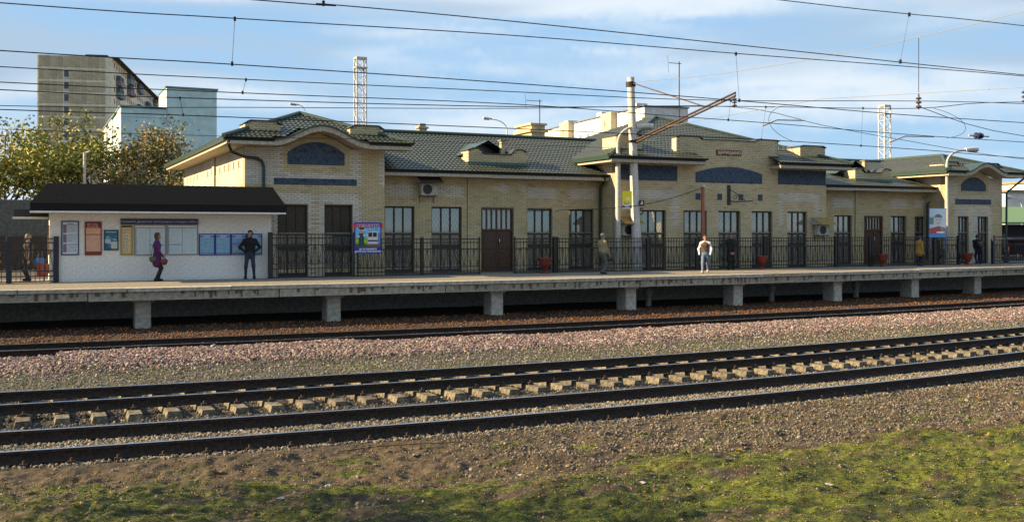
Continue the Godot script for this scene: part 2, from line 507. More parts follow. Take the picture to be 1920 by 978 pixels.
func tracks() -> void:
	var rusty := grainy("rail_side", 0.95, 1.5, "grain_strong", "bump_fine", 0.4, 0.0)
	var steel := flat("rail_top", Color(0.62, 0.62, 0.64), 0.3, 1.0)
	var conc := grainy("sleeper_concrete", 0.9, 0.9, "grain_strong", "bump_fine", 0.6)
	var clip := flat("rail_clip", Color(0.05, 0.035, 0.028), 0.7, 0.4)
	var names := ["railway track beside the platform, its outer rail by the pink ballast", "middle railway track with concrete sleeper ends showing", "nearest railway track, set in tan gravel without visible sleepers"]
	var fs := [t1, t2, t3]
	var smesh := []
	for q in 3:
		var s := MB.new()
		var k: float = [1.0, 0.82, 1.15][q]
		s.col = Color(0.23 * k, 0.20 * k, 0.145 * k)
		# a concrete sleeper: wider at the foot, deeper under the rails
		for seg in [[-1.46, -0.45], [-0.45, 0.45], [0.45, 1.46]]:
			var z0: float = seg[0]; var z1: float = seg[1]
			var ta := 0.02 if absf(z0) > 1 else (-0.005 if absf(z0) < 1.0 else 0.018)
			var tb := 0.02 if absf(z1) > 1 else -0.005
			ta = 0.012 if absf(z0) > 1 else -0.015
			tb = 0.012 if absf(z1) > 1 else -0.015
			s.hexa([Vector3(-0.17, -0.22, z1), Vector3(0.17, -0.22, z1), Vector3(0.17, -0.22, z0), Vector3(-0.17, -0.22, z0), Vector3(-0.105, tb, z1 - (0.03 if z1 > 1 else 0.0)), Vector3(0.105, tb, z1 - (0.03 if z1 > 1 else 0.0)), Vector3(0.105, ta, z0 + (0.03 if z0 < -1 else 0.0)), Vector3(-0.105, ta, z0 + (0.03 if z0 < -1 else 0.0))])
		smesh.append(s.mesh())
	var cm := MB.new()
	cm.box(-0.05, 0.0, 0.0, 0.05, 0.045, 0.09); cm.lathe([Vector2(0.02, 0.04), Vector2(0.02, 0.085), Vector2(0.0, 0.09)], Vector3(0, 0, 0.05), 6)
	var cmesh := cm.mesh()
	for i in 3:
		var root := thing("railway_track", names[i], "railway track")
		for off in [-0.76, 0.76]:
			var r := part("rail", rail_mesh(fs[i], off, -28.0, 78.0, false), rusty, root)
			part("running_surface", rail_mesh(fs[i], off, -28.0, 78.0, true), steel, r)
		if i < 2:
			var x: float = -3.6
			while x < (44.0 if i == 0 else 33.0):
				var z: float = fs[i].call(x)
				var o := part("sleeper", smesh[rng.randi() % 3], conc, root, Vector3(x, 0.008 + rng.randf_range(-0.012, 0.004), z + rng.randf_range(-0.04, 0.04)))
				o.rotation.y = rng.randf_range(-0.02, 0.02)
				part("rail_clip", cmesh, clip, o, Vector3(0, 0.0, 0.83))
				part("rail_clip", cmesh, clip, o, Vector3(0, 0.0, -0.83)).rotation.y = PI
				x += 0.585
		else:
			var x: float = -3.0
			while x < 26.0:
				part("rail_clip", cmesh, clip, root, Vector3(x, 0.0, fs[i].call(x) + 0.83))
				x += 0.585

# ---------------------------------------------------------------- the station building
const FZ := -37.7    # face of the projecting wings and the middle block
const MZ := -39.1    # face of the set-back wings
const YELLOW := Color(0.69, 0.57, 0.33)
const WHITE := Color(0.77, 0.72, 0.62)
var singles := 0

func turn_mb(mb: MB, xf: Transform3D) -> MB:
	for i in mb.v.size():
		mb.v[i] = xf * mb.v[i]; mb.n[i] = (xf.basis * mb.n[i]).normalized()
	return mb

# A wall in its own plane: u to the right, y up, the bricks' faces at local z = 0. Holes are [u0, u1, y0, y1].
func brick_wall(parent: Node, u0: float, u1: float, y0: float, topf: Callable, ymax: float, holes: Array, colf: Callable, xf: Transform3D, thick := 0.36, single_bricks := 0, called := "wall") -> MeshInstance3D:
	var core := MB.new()
	core.col = Color(0.46, 0.385, 0.25)
	# mortar body: columns between all the upright edges of the holes, and steps under a shaped top
	var us := [u0, u1]
	for h in holes:
		us.append(clampf(h[0], u0, u1)); us.append(clampf(h[1], u0, u1))
	var k := u0
	var shaped: bool = absf(topf.call(u0) - topf.call((u0 + u1) / 2)) > 0.01 or absf(topf.call(u0 + 0.2) - topf.call(u0 + (u1 - u0) * 0.3)) > 0.01
	if shaped:
		while k < u1:
			us.append(k); k += 0.12
	us.sort()
	for i in us.size() - 1:
		var a: float = us[i]; var b: float = us[i + 1]
		if b - a < 0.001: continue
		var m := (a + b) / 2
		var spans := [[y0, minf(topf.call(a), topf.call(b)) - 0.004 if shaped else topf.call(m)]]
		for h in holes:
			if m > h[0] and m < h[1]:
				var nx := []
				for s in spans:
					if h[2] > s[0] + 0.001: nx.append([s[0], minf(s[1], h[2])])
					if h[3] < s[1] - 0.001: nx.append([maxf(s[0], h[3]), s[1]])
				spans = nx
		for s in spans:
			if s[1] - s[0] > 0.003: core.box(a, s[0], -thick, b, s[1], -0.016)
	var bricks := MB.new()
	var L := 0.25; var H := 0.065; var J := 0.013
	var row := 0
	var y := y0 + 0.003
	var picked := []
	while y + H * 0.6 < ymax:
		var yc := y + H / 2
		var x := u0 - (0.5 * (L + J) if row % 2 else 0.0)
		while x < u1:
			var a := maxf(x, u0 + 0.001); var b := minf(x + L, u1 - 0.001)
			x += L + J
			var pieces := [[a, b]]
			for h in holes:
				if yc > h[2] - 0.03 and yc < h[3] + 0.02:
					var nx := []
					for p in pieces:
						if p[1] <= h[0] or p[0] >= h[1]: nx.append(p)
						else:
							if p[0] < h[0] - 0.03: nx.append([p[0], h[0] - 0.002])
							if p[1] > h[1] + 0.03: nx.append([h[1] + 0.002, p[1]])
					pieces = nx
			for p in pieces:
				if p[1] - p[0] < 0.03: continue
				var top: float = minf(topf.call(p[0]), topf.call(p[1]))
				if y + 0.02 > top: continue
				var yt := minf(y + H, top - 0.003)
				var col: Color = jit(colf.call((p[0] + p[1]) / 2, yc), 0.09) * (1.0 + 0.16 * mid.get_noise_2d(p[0] * 1.3 + u1, yc * 1.6))
				if rng.randf() < 0.05: col = col * 0.8
				if single_bricks > 0 and p[1] - p[0] > 0.248 and yt - y > 0.064 and p[0] > u1 - 1.05:
					picked.append([p[0], y, col]); continue
				bricks.col = col
				bricks.brick(p[0], y, p[1], yt, -0.018, rng.randf_range(-0.002, 0.002))
		y += H + J
		row += 1
	var bm := grainy("brick", 0.88, 3.0, "grain", "bump_fine", 0.35)
	var w := part(called, turn_mb(core, xf), grainy("mortar", 0.95, 2.0, "grain"), parent)
	if picked.size() > 300:
		for i in range(300, picked.size()):
			bricks.col = picked[i][2]
			bricks.brick(picked[i][0], picked[i][1], picked[i][0] + L, picked[i][1] + H, -0.018, 0.0)
		picked.resize(300)
	var bw := part("brickwork", turn_mb(bricks, xf), bm, w)
	bw.set_meta("kind", "stuff")
	if picked.size():
		var protos := {}
		for p in picked:
			var key: String = ("w" if p[2].b > 0.3 else "y") + str(rng.randi() % 4)
			if not protos.has(key):
				var one := MB.new()
				one.col = p[2]
				one.brick(0, 0, L, H, -0.018, 0.0)
				protos[key] = one.mesh()
			var o := part("brick", protos[key], bm, w)
			o.transform = xf * Transform3D(Basis(), Vector3(p[0], p[1], 0))
	return w

func facing_viewer(z: float) -> Transform3D: return Transform3D(Basis(), Vector3(0, 0, z))
func facing_left(x: float) -> Transform3D: return Transform3D(Basis(Vector3(0, 0, 1), Vector3(0, 1, 0), Vector3(-1, 0, 0)), Vector3(x, 0, 0))   # u runs along +z

func level(y: float) -> Callable: return func(_u: float) -> float: return y

# Pressed metal tiles: waves across, a step at every row.
func tile_plane(parent: Node, O: Vector3, U: Vector3, W: Vector3, V: float, l0: float, r0: float, l1: float, r1: float, skip = null, called := "roof") -> MeshInstance3D:
	var N := U.cross(W).normalized()
	var mb := MB.new()
	var pitch := 0.19; var st := 0.31
	var rows := int(ceil(V / st))
	var sub := pitch / 4.0
	for j in rows:
		var v0 := j * st; var v1 := minf(v0 + st, V)
		var L0 := lerpf(l0, l1, v0 / V); var R0 := lerpf(r0, r1, v0 / V); var L1 := lerpf(l0, l1, v1 / V); var R1 := lerpf(r0, r1, v1 / V)
		var k0 := int(floor(minf(L0, L1) / sub)); var k1 := int(ceil(maxf(R0, R1) / sub))
		var shade := rng.randf_range(0.9, 1.1)
		mb.col = Color(0.064 * shade, 0.076 * shade, 0.060 * shade)
		for k in range(k0, k1):
			var a0 := clampf(k * sub, L0, R0); var b0 := clampf((k + 1) * sub, L0, R0)
			var a1 := clampf(k * sub, L1, R1); var b1 := clampf((k + 1) * sub, L1, R1)
			if b0 - a0 < 0.001 and b1 - a1 < 0.001: continue
			var ha := 0.019 * cos(TAU * k / 4.0); var hb := 0.019 * cos(TAU * (k + 1) / 4.0)
			var A := O + U * a0 + W * v0 + N * (ha + 0.028); var B := O + U * b0 + W * v0 + N * (hb + 0.028)
			var C := O + U * b1 + W * v1 + N * hb; var D := O + U * a1 + W * v1 + N * ha
			if skip != null and skip.call((A + B + C + D) / 4.0): continue
			var sa := sin(TAU * k / 4.0) * 0.58; var sb := sin(TAU * (k + 1) / 4.0) * 0.58
			var na := (N + U * sa + W * 0.08).normalized(); var nb := (N + U * sb + W * 0.08).normalized()
			mb.tri_s(A, B, C, na, nb, nb); mb.tri_s(A, C, D, na, nb, na)
			mb.quad(A - N * 0.03, B - N * 0.03, B, A)
	return part(called, mb, grainy("roof_tile", 0.38, 0.8, "grain", "", 0.5, 0.0), parent)

func plain_plane(parent: Node, pts: Array) -> void:
	var mb := MB.new()
	mb.col = Color(0.045, 0.07, 0.05)
	if pts.size() == 3: mb.tri(pts[0], pts[1], pts[2])
	else: mb.quad(pts[0], pts[1], pts[2], pts[3])
	part("roof", mb, grainy("roof_tile", 0.38, 0.8, "grain", "", 0.5, 0.0), parent)

func ridge_cap(parent: Node, a: Vector3, b: Vector3) -> void:
	var mb := MB.new()
	mb.col = Color(0.045, 0.075, 0.055)
	mb.tube([a, b], 0.085, 0.085, 8)
	part("ridge_cap", mb, grainy("roof_tile", 0.38, 0.8, "grain", "", 0.5, 0.0), parent)

func hip_roof(parent: Node, x0: float, x1: float, ye: float, yr: float, zf: float, zb: float, skip = null) -> void:
	var h := (x1 - x0) / 2; var rise := yr - ye
	var xm := (x0 + x1) / 2
	var V := sqrt(h * h + rise * rise)
	var b := h / V; var a := rise / V
	tile_plane(parent, Vector3(x0, ye, zf), Vector3.RIGHT, Vector3(0, a, -b), V, 0, 2 * h, h, h, skip)
	var D := zf - zb
	tile_plane(parent, Vector3(x0, ye, zb), Vector3.BACK, Vector3(b, a, 0), V, 0, D, h, D - h)
	plain_plane(parent, [Vector3(x1, ye, zf), Vector3(x1, ye, zb), Vector3(xm, yr, zb + h), Vector3(xm, yr, zf - h)])
	plain_plane(parent, [Vector3(x1, ye, zb), Vector3(x0, ye, zb), Vector3(xm, yr, zb + h)])
	ridge_cap(parent, Vector3(x0, ye + 0.05, zf), Vector3(xm, yr + 0.04, zf - h))
	ridge_cap(parent, Vector3(x1, ye + 0.05, zf), Vector3(xm, yr + 0.04, zf - h))
	if D > 2 * h + 0.3: ridge_cap(parent, Vector3(xm, yr + 0.04, zf - h), Vector3(xm, yr + 0.04, zb + h))

# Soffit board and gutter along a level eave on the viewer's side.
func eave(parent: Node, x0: float, x1: float, y: float, zw: float, zf: float, left_z := 0.0) -> void:
	var cream := grainy("soffit", 0.8, 0.7, "grain")
	var dark := grainy("gutter", 0.4, 0.8, "grain")
	var s := MB.new()
	var x := x0
	while x < x1 - 0.01:   # soffit boards in lengths, a little off each other
		var b := minf(x + 2.4, x1)
		var k := rng.randf_range(0.85, 1.1); var dy := rng.randf_range(-0.01, 0.01)
		s.col = Color(0.52 * k, 0.46 * k, 0.36 * k)
		s.box(x, y + dy, zw, b - 0.006, y + 0.12, zf + 0.06 + dy)
		x = b
	part("soffit", s, cream, parent)
	var g := MB.new()
	g.col = Color(0.012, 0.026, 0.018)
	g.box(x0, y + 0.122, zf - 0.15, x1, y + 0.26, zf)
	for i in 7:   # the half round gutter
		pass
	var pts := []
	for i in 7:
		var t := PI * i / 6.0
		pts.append(Vector2(-cos(t) * 0.075, -sin(t) * 0.075))
	for i in 6:
		g.quad(Vector3(x0 - 0.05, y + 0.27 + pts[i].y, zf + 0.08 + pts[i].x), Vector3(x0 - 0.05, y + 0.27 + pts[i + 1].y, zf + 0.08 + pts[i + 1].x), Vector3(x1 + 0.05, y + 0.27 + pts[i + 1].y, zf + 0.08 + pts[i + 1].x), Vector3(x1 + 0.05, y + 0.27 + pts[i].y, zf + 0.08 + pts[i].x))
	if left_z < 0.0:
		s = MB.new()
		s.col = Color(0.52, 0.46, 0.36)
		s.box(x0, y, left_z, x0 + 0.9, y + 0.12, zw - 0.005)
		part("soffit", s, cream, parent)
		g.col = Color(0.02, 0.06, 0.04)
		g.box(x0 - 0.1, y + 0.122, left_z, x0 + 0.05, y + 0.30, zf)
	part("gutter", g, dark, parent)

func pipe(parent: Node, pts: Array) -> void:
	var mb := MB.new()
	mb.col = Color(0.018, 0.05, 0.036)
	mb.tube(pts, 0.055, 0.055, 10)
	part("downpipe", mb, grainy("gutter", 0.4, 0.8, "grain"), parent)

func panel(parent: Node, poly: Array, z: float, called := "mosaic_panel") -> void:   # dark blue tile picture set in the wall
	var mb := MB.new()
	mb.col = Color(0.055, 0.092, 0.130)
	mb.slab(PackedVector2Array(poly), z - 0.03, z + 0.014)
	part(called, mb, mats["mosaic"], parent)

func arch_poly(x0: float, x1: float, y0: float, ys: float, yp: float, pow_ := 2.0) -> Array:
	var p := [Vector2(x0, y0), Vector2(x1, y0)]
	for i in 13:
		var t := 1.0 - i / 6.0
		p.append(Vector2((x0 + x1) / 2 + t * (x1 - x0) / 2, lerpf(ys, yp, 1.0 - pow(absf(t), pow_))))
	return p

func lattice(x0: float, x1: float, y0: float, y1: float, z: float) -> MB:   # crossed bars behind the glass
	var mb := MB.new()
	mb.col = Color(0.05, 0.04, 0.03)
	var r := 0.010; var step := 0.155; var k := 1.75
	for s in [-1.0, 1.0]:
		var c: float = -k * (x1 - x0) if s > 0 else 0.0
		while c < (y1 - y0) + k * (x1 - x0):
			var pts := []
			# line: y - y0 = c + s*k*(x - x0)
			var xa := x0; var ya: float = y0 + c; var xb := x1; var yb: float = y0 + c + s * k * (x1 - x0)
			var lo := 0.0; var hi := 1.0
			var dy := yb - ya
			if absf(dy) > 1e-6:
				var t0 := (y0 - ya) / dy; var t1_ := (y1 - ya) / dy
				lo = maxf(lo, minf(t0, t1_)); hi = minf(hi, maxf(t0, t1_))
			if hi - lo > 0.01:
				mb.tube([Vector3(lerpf(xa, xb, lo), lerpf(ya, yb, lo), z), Vector3(lerpf(xa, xb, hi), lerpf(ya, yb, hi), z)], r, r, 4, false)
			c += step * k
	return mb

# Tall shop-like window: three lights wide, a pale transom, a dark kick rail. style: "lattice", "board", "dark"
func window(parent: Node, x0: float, x1: float, y0: float, y1: float, z: float, style := "lattice", low := "teal") -> void:
	var f := MB.new()
	f.col = Color(0.030, 0.020, 0.014)
	var zf := z - 0.13; var zb := z - 0.21; var t := 0.06
	f.box(x0 + 0.003, y0, zb, x0 + t, y1 - 0.003, zf); f.box(x1 - t, y0, zb, x1 - 0.003, y1 - 0.003, zf)
	f.box(x0 + t, y1 - t, zb, x1 - t, y1 - 0.003, zf); f.box(x0 + t, y0, zb, x1 - t, y0 + 0.12, zf)
	var w := (x1 - x0 - 2 * t) / 3.0
	var ytr := y0 + 1.62; var yk := y0 + 0.98
	for i in [1, 2]:
		var mx = x0 + t + w * i
		f.box(mx - 0.03, y0 + 0.12, zb + 0.01, mx + 0.03, y1 - t, zf - 0.005)
	f.box(x0 + t, yk, zb + 0.012, x1 - t, yk + 0.16, zf - 0.003)
	f.box(x0 + t, ytr - 0.08, zb + 0.012, x1 - t, ytr - 0.035, zf - 0.003)
	var win := part("window", f, grainy("frame_wood", 0.55, 1.5, "grain"), parent)
	var tr := MB.new()
	tr.col = Color(0.24, 0.20, 0.16)
	tr.bevel_box(x0 + t, ytr - 0.034, zb + 0.01, x1 - t, ytr + 0.03, zf + 0.03, 0.01)
	part("transom", tr, grainy("soffit", 0.8, 0.7, "grain"), win)
	for i in 3:
		var a := x0 + t + w * i + (0.031 if i > 0 else 0.001); var b := x0 + t + w * (i + 1) - (0.031 if i < 2 else 0.001)
		for r in [[y0 + 0.121, yk - 0.001], [yk + 0.161, ytr - 0.081], [ytr + 0.031, y1 - t - 0.001]]:
			var g := MB.new()
			if style == "board" and r[0] > ytr:
				g.col = Color(0.075, 0.05, 0.018)
				g.box(a, r[0], zb + 0.02, b, r[1], zb + 0.04)
				part("board", g, grainy("board_wood", 0.6, 1.1, "grain_strong"), win)
			else:
				g.quad(Vector3(a, r[0], zb + 0.04), Vector3(b, r[0], zb + 0.04), Vector3(b, r[1], zb + 0.04), Vector3(a, r[1], zb + 0.04))
				part("pane", g, mats["glass"], win)
	if style != "board": part("lattice_grille", lattice(x0 + t, x1 - t, ytr + 0.03, y1 - t, zb - 0.035), grainy("frame_wood"), win)
	part("lattice_grille", lattice(x0 + t, x1 - t, y0 + 0.12, ytr - 0.08, zb - 0.035), grainy("frame_wood"), win)
	# what hangs behind the glass
	var cu := MB.new()
	var folds := 18
	var f0 := 0 if rng.randf() < 0.6 else rng.randi_range(2, 6); var f1 := folds if rng.randf() < 0.5 else rng.randi_range(10, 16)
	var cols: Dictionary = {"cream": Color(0.95, 0.80, 0.46), "teal": Color(0.36, 0.58, 0.52), "green": Color(0.62, 0.74, 0.48), "dark": Color(0.03, 0.03, 0.03), "grey": Color(0.30, 0.31, 0.30)}
	for q in [[ytr - 0.02, y1 - 0.05, "cream" if style == "lattice" else ("grey" if style == "grey" else "dark")], [y0 + 0.1, ytr - 0.04, low]]:
		if q[2] == "dark": continue
		cu.col = cols[q[2]]
		for i in range(f0, f1):
			var a := lerpf(x0, x1, float(i) / folds); var b := lerpf(x0, x1, (i + 1.0) / folds)
			var za := zb - 0.075 + 0.012 * sin(i * 2.1); var zc := zb - 0.075 + 0.012 * sin((i + 1) * 2.1)
			cu.quad(Vector3(a, q[0], za), Vector3(b, q[0], zc), Vector3(b, q[1], zc), Vector3(a, q[1], za))
	if cu.v.size(): part("curtain", cu, grainy("curtain", 0.95, 1.3, "grain"), win)

func door(parent: Node, x0: float, x1: float, y1: float, z: float) -> void:
	var wood := grainy("door_wood", 0.5, 1.4, "grain_strong")
	var f := MB.new()
	f.col = Color(0.17, 0.065, 0.026)
	var y0 := PLAT
	f.box(x0 + 0.003, y0, z - 0.2, x0 + 0.07, y1 - 0.003, z - 0.04); f.box(x1 - 0.07, y0, z - 0.2, x1 - 0.003, y1 - 0.003, z - 0.04)
	f.box(x0 + 0.07, y1 - 0.09, z - 0.2, x1 - 0.07, y1 - 0.003, z - 0.04)
	var ym := y0 + 1.72
	f.box(x0 + 0.07, ym, z - 0.19, x1 - 0.07, ym + 0.07, z - 0.05)
	var d := part("door", f, wood, parent)
	var c := (x0 + x1) / 2
	for s in [0, 1]:
		var a := x0 + 0.071 if s == 0 else c + 0.004; var b := c - 0.004 if s == 0 else x1 - 0.071
		var lf := MB.new()
		lf.col = Color(0.13, 0.055, 0.024)
		lf.box(a, y0 + 0.02, z - 0.16, b, ym - 0.003, z - 0.11)
		lf.bevel_box(a + 0.09, y0 + 0.15, z - 0.1105, b - 0.09, y0 + 0.85, z - 0.09, 0.02)
		lf.bevel_box(a + 0.09, y0 + 0.95, z - 0.1105, b - 0.09, y0 + 1.6, z - 0.09, 0.02)
		part("door_leaf", lf, wood, d)
		var tl := MB.new()
		tl.col = Color(0.17, 0.065, 0.026)
		var ya := ym + 0.071; var yb := y1 - 0.091
		for i in 4:
			var mx := lerpf(a, b, i / 3.0)
			tl.box(mx - 0.025 if i > 0 else mx, ya, z - 0.17, mx + 0.025 if i < 3 else mx, yb, z - 0.08)
		part("glazing_bar", tl, wood, d)
		for i in 3:
			var g := MB.new()
			var p0 := lerpf(a, b, i / 3.0) + 0.026; var p1 := lerpf(a, b, (i + 1) / 3.0) - 0.026
			g.quad(Vector3(p0, ya, z - 0.13), Vector3(p1, ya, z - 0.13), Vector3(p1, yb, z - 0.13), Vector3(p0, yb, z - 0.13))
			part("pane", g, mats["glass"], d)
	var cu := MB.new()
	cu.col = Color(0.85, 0.62, 0.30)
	cu.quad(Vector3(x0 + 0.07, ym, z - 0.3), Vector3(x1 - 0.07, ym, z - 0.3), Vector3(x1 - 0.07, y1, z - 0.3), Vector3(x0 + 0.07, y1, z - 0.3))
	part("curtain", cu, grainy("curtain", 0.95, 1.3, "grain"), d)
	var hd := MB.new()
	hd.tube([Vector3(c + 0.1, y0 + 1.15, z - 0.108), Vector3(c + 0.1, y0 + 1.15, z - 0.03), Vector3(c + 0.1, y0 + 1.35, z - 0.03), Vector3(c + 0.1, y0 + 1.35, z - 0.108)], 0.018, 0.018, 6)
	part("handle", hd, flat("steel", Color(0.6, 0.6, 0.58), 0.3, 1.0), d)

# A brick upstand on the roof, with a shaped top under a dark metal cap and green flashing at its foot.
func upstand(parent: Node, x0: float, x1: float, y0: float, topf: Callable, ymax: float, z: float, depth: float, flash := 0.3) -> void:
	var w := brick_wall(parent, x0, x1, y0, topf, ymax, [], func(_u, _y): return YELLOW, facing_viewer(z), 0.3, 0, "parapet")
	brick_wall(parent, z - depth, z - 0.02, y0, level(topf.call(x0 + 0.03)), topf.call(x0 + 0.03), [], func(_u, _y): return YELLOW.lerp(WHITE, 0.5), facing_left(x0), 0.3, 0, "parapet")
	var c := MB.new()
	c.col = Color(0.06, 0.055, 0.045)
	var n := 22
	for i in n:
		var a := lerpf(x0 - 0.04, x1 + 0.04, float(i) / n); var b := lerpf(x0 - 0.04, x1 + 0.04, (i + 1.0) / n)
		var ya: float = topf.call(clampf(a, x0, x1)); var yb: float = topf.call(clampf(b, x0, x1))
		c.hexa([Vector3(a, ya + 0.002, z + 0.05), Vector3(b, yb + 0.002, z + 0.05), Vector3(b, yb + 0.002, z - depth), Vector3(a, ya + 0.002, z - depth), Vector3(a, ya + 0.04, z + 0.05), Vector3(b, yb + 0.04, z + 0.05), Vector3(b, yb + 0.04, z - depth), Vector3(a, ya + 0.04, z - depth)])
	part("cap", c, grainy("gutter", 0.4, 0.8, "grain"), w)
	if flash > 0:
		var f := MB.new()
		f.col = Color(0.012, 0.075, 0.055)
		f.hexa([Vector3(x0 - 0.06, y0 - flash, z + 0.22), Vector3(x1 + 0.06, y0 - flash, z + 0.22), Vector3(x1 + 0.06, y0 - flash, z - depth), Vector3(x0 - 0.06, y0 - flash, z - depth), Vector3(x0 - 0.03, y0 + 0.01, z + 0.02), Vector3(x1 + 0.03, y0 + 0.01, z + 0.02), Vector3(x1 + 0.03, y0 + 0.01, z - depth), Vector3(x0 - 0.03, y0 + 0.01, z - depth)])
		part("flashing", f, grainy("gutter", 0.4, 0.8, "grain"), w)

func shoulders(x0: float, x1: float, y: float, drop: float, r: float) -> Callable:
	return func(u: float) -> float:
		var e := minf(u - x0, x1 - u)
		return y if e > r else y - drop * pow(1.0 - maxf(e, 0) / r, 1.6)

func aircon(parent_label: String, x: float, y: float, z: float, hood: Color) -> void:
	var t := thing("air_conditioner", parent_label, "air conditioner", Vector3(x, y, z))
	var b := MB.new()
	b.col = Color(0.55, 0.53, 0.47)
	b.bevel_box(-0.36, 0, 0.08, 0.36, 0.5, 0.36, 0.02)
	part("casing", b, grainy("soffit", 0.8, 0.7, "grain"), t)
	var g := MB.new()
	g.col = Color(0.03, 0.03, 0.03)
	for r in [0.07, 0.13, 0.19]:
		var pts := []
		for i in 21: pts.append(Vector3(cos(TAU * i / 20) * r - 0.08, 0.25 + sin(TAU * i / 20) * r, 0.366))
		g.tube(pts, 0.012, 0.012, 5, false)
	var disc := PackedVector2Array()
	for i in 16: disc.append(Vector2(cos(TAU * i / 16) * 0.2 - 0.08, 0.25 + sin(TAU * i / 16) * 0.2))
	g.slab(disc, 0.33, 0.363)
	part("fan_grille", g, grainy("gutter", 0.4, 0.8, "grain"), t)
	var h := MB.new()
	h.col = hood
	h.hexa([Vector3(-0.5, 0.5, 0.75), Vector3(0.5, 0.5, 0.75), Vector3(0.5, 0.83, 0.02), Vector3(-0.5, 0.83, 0.02), Vector3(-0.5, 0.53, 0.75), Vector3(0.5, 0.53, 0.75), Vector3(0.5, 0.86, 0.02), Vector3(-0.5, 0.86, 0.02)])
	h.col = Color(0.5, 0.48, 0.44)
	h.tri(Vector3(-0.495, 0.52, 0.7), Vector3(-0.495, 0.83, 0.03), Vector3(-0.495, 0.5, 0.03))
	part("hood", h, grainy("soffit", 0.8, 0.7, "grain"), t)
	var br := MB.new()
	br.col = Color(0.05, 0.045, 0.04)
	for s in [-0.3, 0.3]:
		br.box(s - 0.015, -0.035, 0.0, s + 0.015, -0.005, 0.36); br.box(s - 0.015, -0.3, 0.0, s + 0.015, -0.036, 0.02)
	part("bracket", br, grainy("gutter", 0.4, 0.8, "grain"), t)

